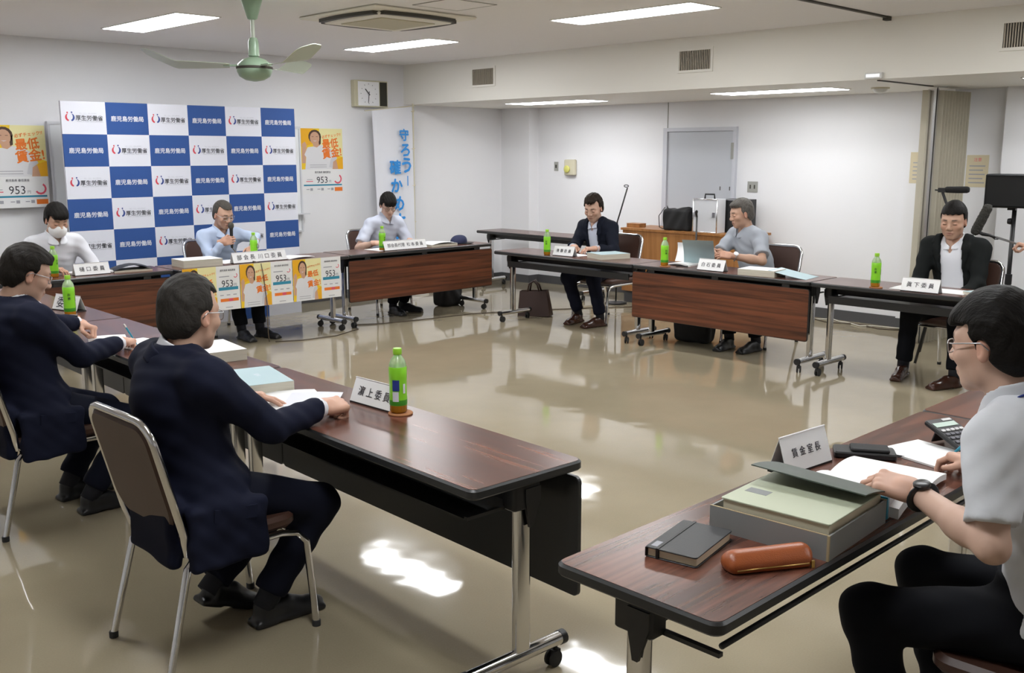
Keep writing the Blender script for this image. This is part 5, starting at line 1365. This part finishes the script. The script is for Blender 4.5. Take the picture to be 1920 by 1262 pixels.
# near right table
t = thing('file_box', 'grey cardboard file box open on the near right table', 'box', (2.05, 1.045, Z), R(3.5))
bw, bd, bh = .335, .315, .062
b = MB().box((0, 0, 0), (bw, bd, .004)).box((0, 0, .004), (bw, .005, bh)).box((0, bd - .005, .004), (bw, bd, bh)).box((0, .005, .004), (.005, bd - .005, bh)).box((bw - .005, .005, .004), (bw, bd - .005, bh))
link('tray', b.mesh('tray', 'box_grey'), t)
for a, c in (((-.0006, -.0006, 0), (.005, .005, bh + .0006)), ((0, .006, bh), (.005, bd, bh + .0012)), ((bw - .005, 0, bh), (bw, bd, bh + .0012))): link('rim_tape', MB().box(a, c).mesh('rim_tape', 'box_edge'), t)
t = thing('document_file', 'pale green thick file lying in the grey box', 'file', (2.05, 1.045, Z + .005), R(3.5), 'document files')
link('pages', MB().box((.022, .012, 0), (.322, .290, .074)).mesh('pages', 'cream'), t)
link('cover', MB().rbox((.018, .008, .074), (.326, .296, .0785), .006, ch=.001).mesh('cover', 'file_green'), t)
link('label_patch', MB().box((.10, .215, .0785), (.135, .275, .0790)).mesh('label_patch', 'box_grey'), t)
def lid(u, v): return (.185 + .155 * v, .305 - .31 * u, .122 - .030 * v ** 1.5 - .012 * u)
link('open_cover', MB().grid(lid, 6, 8, 0, .003).mesh('open_cover', 'file_dark', True, 30), t)
t = thing('open_document', 'open white booklet beneath the hand with the black watch', 'papers', (2.60, 1.21, Z), R(6), D_)
link('page', MB().grid(lambda u, v: (-.19 + .20 * u, -.14 + .27 * v, .030 + .018 * math.sin(u * PI) + .004 * math.sin(v * 6)), 10, 4, 0, .028).mesh('page', 'white_paper', True, 30), t)
link('page', MB().grid(lambda u, v: (.012 + .20 * u, -.14 + .27 * v, .020 + .012 * math.sin(u * PI * .9)), 10, 4, 0, .018).mesh('page', 'white_paper', True, 30), t)
t = thing('document_stack', 'thick stack of papers with blue binding under the right wrist', 'papers', (2.42, 1.075, Z), R(6), D_)
link('pages', MB().box((0, 0, 0), (.19, .20, .058)).mesh('pages', 'white_paper'), t); link('binding', MB().box((-.012, 0, 0), (0, .20, .060)).mesh('binding', 'pen_blue'), t)
t = thing('notebook', 'black notebook closed with an elastic band', 'notebook', (1.80, 1.235, Z), R(11))
link('pages', MB().rbox((.004, .003, .003), (.205, .128, .022), .006, ch=.001).mesh('pages', 'cream'), t)
link('cover', MB().rbox((0, 0, .022), (.21, .131, .0255), .008, ch=.001).rbox((0, 0, 0), (.21, .131, .003), .008, ch=.001).box((.0, .128, .002), (.21, .131, .024)).mesh('cover', 'leather_black'), t)
link('elastic_band', MB().box((-.0012, .096, -.0), (.2112, .103, .0268)).mesh('elastic_band', 'black_plastic'), t)
link('label_print', MB().box((.012, .106, .0255), (.045, .122, .0259)).mesh('label_print', 'ink_light'), t)
t = thing('pen_case', 'tan leather pen case with a brass zip', 'pen case', (1.842, 1.185, Z), R(-31))
def case():
    F = Field((-.01, -.045, -.005), (.215, .045, .06), .004)
    F.add(p_cap((.02, 0, .020), (.185, 0, .022), .026, .027), .01); F.add(p_box((.10, 0, .012), (.098, .033, .013), .010), .02); F.cut(p_box((.1, 0, -.02), (.3, .1, .02), 0), .001)
    v, q = F.net(); return np_mesh('case', relax(v, q, 1), q, 'leather_tan')
link('case', case(), t)
link('zip', MB().tube([(.012, -.034, .010), (.10, -.0355, .012), (.19, -.034, .012), (.205, -.01, .014)], .0022, 6).mesh('zip', 'brass', True), t)
link('zip_pull', MB().box((.195, -.036, .0), (.203, -.033, .018)).mesh('zip_pull', 'brass'), t)
t = thing('voice_recorder', 'black handheld device with a wrist cord on the near right table', 'device', (2.845, 1.455, Z), R(-58))
link('case', MB().rbox((0, -.045, 0), (.185, .045, .020), .012, ch=.004).mesh('case', 'black_plastic', True, 30), t)
link('cover_plate', MB().rbox((.05, -.034, .020), (.165, .034, .030), .008, ch=.003).mesh('cover_plate', 'nylon_black', True, 30), t)
link('cord', MB().tube([(.182, .0, .008), (.22, .005, .004), (.26, .03, .004), (.29, .045, .004), (.30, .035, .004), (.25, .015, .004)], .0022, 6).mesh('cord', 'black_plastic', True), t)
t = thing('calculator', 'desk calculator with a green display on a pale folder', 'calculator', (3.105, 1.165, Z + .0075), R(-20))
t.rotation_euler = (R(20), 0, R(-20))
link('stand', MB().box((.03, .13, -.05), (.085, .134, .002)).mesh('stand', 'black_plastic'), t)
link('case', MB().rbox((0, 0, 0), (.115, .165, .016), .010, ch=.004).mesh('case', 'black_plastic', True, 30), t)
link('display', MB().box((.010, .118, .016), (.105, .140, .0175)).mesh('display', 'lcd'), t); link('solar_cell', MB().box((.065, .147, .016), (.104, .158, .0172)).mesh('solar_cell', 'key_white'), t)
kb = MB().rbox((0, 0, 0), (.015, .012, .004), .003, ch=.001).mesh('key', 'key_white'); kd = MB().rbox((0, 0, 0), (.015, .012, .004), .003, ch=.001).mesh('key', 'ink_grey')
for r in range(5):
    for c in range(5): link('key', kb if r == 4 else kd, t, T(.011 + c * .0195, .010 + r * .0205, .0155))
sheets('folder', 'pale folder lying under the calculator', 'folder', quad(3.045, 1.235, .20, .24, -14), Z, 'white_paper', .006, 0, 'document files')
# cap
t = thing('cap', 'navy baseball cap on the end of the panelled table', 'cap', (6.93, 7.86, Z), R(-50))
def capm():
    F = Field((-.12, -.11, -.01), (.12, .11, .12), .005); F.add(p_ell((0, 0, .02), (.088, .078, .070)), .01); F.add(p_ell((.035, 0, .045), (.045, .06, .04)), .02); F.cut(p_box((0, 0, -.1), (.3, .3, .1), 0), .001)
    v, q = F.net(); return np_mesh('crown', relax(v, q, 1), q, 'cap_navy')
link('crown', capm(), t)
link('brim', MB().grid(lambda u, v: (.06 + .10 * v - .05 * (2 * u - 1) ** 2, (u - .5) * .155, .012 - .03 * (2 * u - 1) ** 2 * .3 + .004), 10, 4, 0, .003).mesh('brim', 'black_plastic', True, 30), t)

# ------------------------------------------------------------------ bags
t = thing('paper_bag', 'brown bag with handles leaning by the table leg', 'bag', (7.22, 7.02, 0), R(-62))
def tote(w, d, h, tp, m):
    b = MB(); v = [(-w / 2, -d / 2, 0), (w / 2, -d / 2, 0), (w / 2, d / 2, 0), (-w / 2, d / 2, 0), (-w / 2 * tp, -d / 3, h), (w / 2 * tp, -d / 3, h), (w / 2 * tp, d / 3, h), (-w / 2 * tp, d / 3, h), (-w / 2 * 1.02, 0, h * .45), (w / 2 * 1.02, 0, h * .45)]
    b.add(v, [(0, 3, 2, 1), (0, 1, 5, 4), (2, 3, 7, 6), (1, 9, 5), (1, 2, 9), (2, 6, 9), (6, 5, 9), (3, 0, 8), (0, 4, 8), (4, 7, 8), (7, 3, 8)]); return b.mesh('bag_body', m)
link('bag_body', tote(.34, .14, .26, .82, 'bag_brown'), t, RY(R(-3)))
for s in (-1, 1): link('handle', MB().tube([(-.07, s * .045, .25), (-.055, s * .04, .33), (-.01, s * .03, .36), (.03, s * .03, .32), (.05, s * .04, .25)], .009, 8).mesh('handle', 'bag_brown', True), t)
def soft_bag(name, label, loc, rz, w, d, h):
    t = thing(name, label, 'bag', (*loc, 0), rz)
    def mk():
        F = Field((-w, -d, -.01), (w, d, h + .08), .008)
        F.add(p_box((0, 0, h * .5), (w * .5, d * .5, h * .5), .05), .01); F.add(p_ell((.02, -d * .42, h * .42), (w * .36, d * .18, h * .3)), .03); F.warp(lambda P: .005 * np.sin(P[..., 0] * 40 + P[..., 2] * 30) + .004 * np.sin(P[..., 1] * 55 + P[..., 2] * 20)); F.cut(p_box((0, 0, -.1), (1, 1, .1), 0), .001)
        v, q = F.net(); return np_mesh('bag_body', relax(v, q, 1), q, 'nylon_black')
    link('bag_body', mk(), t)
    link('strap', MB().tube([(-w * .3, 0, h * .95), (-w * .2, -.03, h + .07), (w * .2, -.03, h + .07), (w * .3, 0, h * .95)], .012, 8, flat=.4).mesh('strap', 'black_plastic', True), t)
    return t
soft_bag('backpack', 'black backpack under the end of the young man\'s table', (7.04, 8.18), R(10), .30, .20, .26)
soft_bag('briefcase', 'black bag on the floor under the middle panelled table', (7.20, 5.05), R(-80), .34, .18, .28)

# ------------------------------------------------------------------ counter with equipment along the right wall
t = thing('wooden_counter', 'orange-brown wooden counter against the right wall', 'counter', (8.62, 6.30, 0))
link('body', MB().box((0, -.78, .13), (.50, .74, .80)).mesh('body', 'counterwood'), t); link('top', MB().box((-.015, -.80, .80), (.52, .76, .825)).mesh('top', 'counterwood'), t)
link('plinth', MB().box((.03, -.77, 0), (.48, .73, .13)).mesh('plinth', 'baseboard_grey'), t)
t = thing('wooden_box', 'small wooden box on the counter behind the navy jacket', 'box', (8.78, 6.98, .8252))
link('body', MB().rbox((-.06, -.09, 0), (.06, .09, .035), .004).mesh('body', 'counterwood'), t); link('lid', MB().rbox((-.062, -.092, .035), (.062, .092, .043), .004).mesh('lid', 'counterwood'), t)
t = thing('aluminium_case', 'silver hard case with a black handle on the counter', 'case', (8.70, 5.98, .8252))
link('shell', MB().rbox((-.06, -.145, 0), (.10, .145, .345), .008).mesh('shell', 'aluminium'), t)
b = MB()
for y in (-.145, .145): b.tube([(-.06, y, 0), (-.06, y, .345)], .007, 8)
for z in (.004, .341): b.tube([(-.06, -.145, z), (-.06, .145, z)], .007, 8)
link('edge_trim', b.mesh('edge_trim', 'alu_trim', True), t)
link('handle', MB().tube([(.02, -.06, .345), (.02, -.055, .39), (.02, .055, .39), (.02, .06, .345)], .009, 8).mesh('handle', 'black_plastic', True), t)
for y in (-.11, .11): link('latch', MB().box((-.070, y - .015, .16), (-.060, y + .015, .21)).mesh('latch', 'steel'), t)
t = thing('equipment_case', 'black hard case behind the silver case', 'case', (8.95, 5.78, .8252))
link('shell', MB().rbox((-.13, -.15, 0), (.10, .13, .34), .01).mesh('shell', 'black_plastic'), t); link('edge_trim', MB().box((-.134, -.15, .33), (-.128, .13, .342)).box((-.134, .122, 0), (-.128, .132, .34)).mesh('edge_trim', 'steel'), t)
t = thing('shoulder_bag', 'black shoulder bag standing on the counter left of the silver case', 'bag', (8.72, 6.36, .8252))
def sbag():
    F = Field((-.12, -.22, -.01), (.12, .22, .36), .007); F.add(p_box((0, 0, .11), (.08, .165, .115), .03), .01); F.add(p_cap((0, -.12, .22), (0, -.02, .17), .035, .045), .05); F.add(p_cap((0, .15, .20), (0, .155, .255), .012, .008), .02)
    F.cut(p_box((0, 0, -.1), (1, 1, .1), 0), .001); F.warp(lambda P: .004 * np.sin(P[..., 1] * 45 + P[..., 2] * 28)); v, q = F.net(); return np_mesh('bag_body', relax(v, q, 1), q, 'nylon_black')
link('bag_body', sbag(), t); link('strap', MB().tube([(-.05, .15, .24), (-.10, .19, .15), (-.10, .18, .03), (-.07, .15, .012)], .010, 8, flat=.4).mesh('strap', 'black_plastic', True), t)
t = thing('microphone_stand', 'short black microphone stand in front of the silver case', 'stand', (8.56, 6.02, 0))
link('pole', MB().tube([(0, 0, .03), (0, 0, .99)], .009, 8).mesh('pole', 'black_metal', True), t); link('base', MB().lathe([(.10, 0), (.10, .015), (.02, .03)], 20).mesh('base', 'black_metal', True, 40), t)
link('clip', MB().tube([(0, 0, .99), (-.012, 0, 1.02), (-.03, -.015, 1.045), (-.05, -.03, 1.055)], [.010, .012, .016, .008], 8).mesh('clip', 'black_plastic', True), t)
t = thing('ring_stand', 'thin black boom arm with a ring rising behind the navy-jacket man', 'stand', (8.45, 6.98, 0))
link('base', MB().lathe([(.12, 0), (.12, .015), (.02, .03)], 20).mesh('base', 'black_metal', True, 40), t)
link('pole', MB().tube([(0, 0, .02), (0, 0, .90), (.0, -.03, .98), (.0, -.13, 1.265)], .008, 8).mesh('pole', 'black_metal', True), t)
link('ring', MB().tube([(.0, -.115 + .03 * math.cos(R(a)), 1.285 + .012 * math.sin(R(a))) for a in range(0, 360, 30)], .005, 6, closed=True).mesh('ring', 'black_metal', True), t)

# ------------------------------------------------------------------ sound equipment behind the black-jacket man
t = thing('loudspeaker', 'black loudspeaker box at the right picture edge', 'loudspeaker', (8.375, 2.87, 1.21), R(188))
link('cabinet', MB().rbox((-.14, -.22, 0), (.12, .12, .26), .02, ch=.008).mesh('cabinet', 'speaker_black', True, 30), t)
link('grille', MB().rbox((.12, -.21, .012), (.128, .11, .248), .01, ch=.003).mesh('grille', 'foam'), t)
link('bracket', MB().box((-.03, -.06, -.02), (.03, .0, 0)).mesh('bracket', 'black_metal'), t)
t = thing('speaker_stand', 'black tripod stand carrying the loudspeaker', 'stand', (8.395, 2.89, 0))
link('pole', MB().tube([(0, 0, .25), (0, 0, 1.192)], .017, 12).mesh('pole', 'black_metal', True), t)
for k in range(3):
    a = R(120 * k + 20); link('leg', MB().tube([(0, 0, .62), (.36 * math.cos(a), .36 * math.sin(a), .012)], .010, 8).mesh('leg', 'black_metal', True), t)
link('knob', MB().lathe([(.022, 0), (.026, .01), (.022, .03)], 14).mesh('knob', 'black_plastic', True, 40), t, T(-.0, .012, 1.10) @ RX(-PI / 2))
link('collar', MB().lathe([(.026, .60), (.026, .68)], 14).mesh('collar', 'black_plastic', True, 40), t)
t = thing('shotgun_microphone', 'horizontal black foam shotgun microphone on a tripod', 'microphone', (7.92, 3.24, 0))
link('foam_cover', MB().tube([(0, .02, 1.352), (0, .0, 1.352), (0, -.09, 1.353), (0, -.155, 1.355), (0, -.17, 1.355)], [.012, .024, .026, .026, .020], 14).mesh('foam_cover', 'foam', True), t)
link('mount', MB().box((-.02, .0, 1.33), (.02, .06, 1.365)).tube([(0, .05, 1.345), (0, .09, 1.347)], .006, 8).tube([(0, .03, 1.33), (0, .0, 1.26), (0, -.03, 1.20)], .011, 8).mesh('mount', 'black_plastic'), t)
link('pole', MB().tube([(0, -.03, 1.22), (0, -.03, .35)], .013, 8).mesh('pole', 'black_metal', True), t)
for k in range(3):
    a = R(120 * k + 50); link('leg', MB().tube([(0, -.03, .85), (.30 * math.cos(a), -.03 + .30 * math.sin(a), .012)], .011, 8).mesh('leg', 'black_metal', True), t)
t = thing('boom_microphone', 'grey furry boom microphone behind the black jacket', 'microphone', (7.82, 2.92, 1.14))
def furry():
    F = Field((-.07, -.12, -.16), (.07, .12, .16), .006); F.add(p_cap((0, .035, -.085), (0, -.035, .085), .036, .034), .01)
    rng = np.random.RandomState(3); n = np.array(F.d.shape); F.d += (rng.rand(*n).astype(np.float32) - .5) * .009; v, q = F.net(); return np_mesh('fur_cover', v, q, 'fur')
link('fur_cover', furry(), t)
link('shock_mount', MB().tube([(0, .03, -.09), (-.01, -.02, -.108), (0, -.07, -.115), (0, -.11, -.13)], [.012, .014, .011, .010], 8).tube([(.0, -.08, -.12), (.02, -.10, -.145), (0, -.13, -.14)], .004, 6).mesh('shock_mount', 'black_plastic', True), t)
link('pole', MB().tube([(0, -.11, -.125), (.02, -.34, -.19), (.05, -.75, -.29)], .008, 8).mesh('pole', 'steel', True), t)
t = thing('folding_chair', 'dark maroon folding chair under the loudspeaker', 'chair', (8.80, 2.55, 0), R(185))
link('seat', MB().rbox((-.18, -.2, .42), (.2, .2, .45), .04, ch=.006).mesh('seat', 'maroon', True, 30), t)
link('backrest', MB().rbox((-.22, -.2, .62), (-.19, .2, .92), .01, ch=.004).mesh('backrest', 'nylon_black', True, 30), t)
for s in (-1, 1):
    link('leg', MB().tube([(-.22, s * .2, .92), (-.16, s * .2, .43), (.20, s * .2, .01)], .011, 8).mesh('leg', 'black_metal', True), t); link('leg', MB().tube([(.17, s * .19, .43), (-.24, s * .19, .01)], .011, 8).mesh('leg', 'black_metal', True), t)

# ------------------------------------------------------------------ cables on the floor
tag(link('floor_cable', MB().tube([(4.55, 7.60, .006), (4.75, 7.50, .006), (5.1, 7.47, .006), (5.45, 7.62, .006), (5.55, 7.85, .006), (5.75, 7.72, .006), (6.2, 7.62, .006), (6.8, 7.55, .006), (7.3, 7.35, .006), (7.9, 7.0, .006), (8.5, 6.6, .006)], .005, 6).mesh('floor_cable', 'cable_dark', True)), 'thin dark cable running over the floor under the back tables', 'cable')
tag(link('power_cord', MB().tube([(9.05 - .06 * math.sin(i * .9) - .03 * math.sin(i * 2.3), 5.2 - i * .09, .007) for i in range(14)], .006, 6).mesh('power_cord', 'cable_white', True)), 'white power cord lying along the right baseboard', 'cable')
tag(link('extension_cord', MB().tube([(9.00 + .05 * math.sin(i * 1.1), 5.1 - i * .09, .007) for i in range(13)], .006, 6).mesh('extension_cord', 'cable_dark', True)), 'dark cord beside the white power cord', 'cable')

# suit details: pocket flap, lanyard, tie pin
def pocket(p, M): link('pocket_flap', MB().rbox((-.075, -.004, -.022), (.075, .004, .022), .003, ch=.001).mesh('pocket_flap', 'suit_navy'), p, M)
pocket(p3, T(.01, -.247, .50) @ RY(R(5)))
pocket(p2, T(.01, -.247, .50) @ RY(R(5)))
n9 = i9['N']; sp9 = i9['spn']; l9 = i9['lat']; f9 = i9['fwd']
def pt(a, b, c): return tuple(n9 + l9 * a + f9 * b + sp9 * c)
link('lanyard', MB().tube([pt(-.07, .09, -.09), pt(-.085, .04, .005), pt(-.06, -.05, .028), pt(0, -.082, .03), pt(.06, -.05, .03), pt(.085, .03, .008), pt(.075, .10, -.07), pt(.03, .125, -.20)], .006, 8, flat=.5).mesh('lanyard', 'lanyard_blue', True), p9)
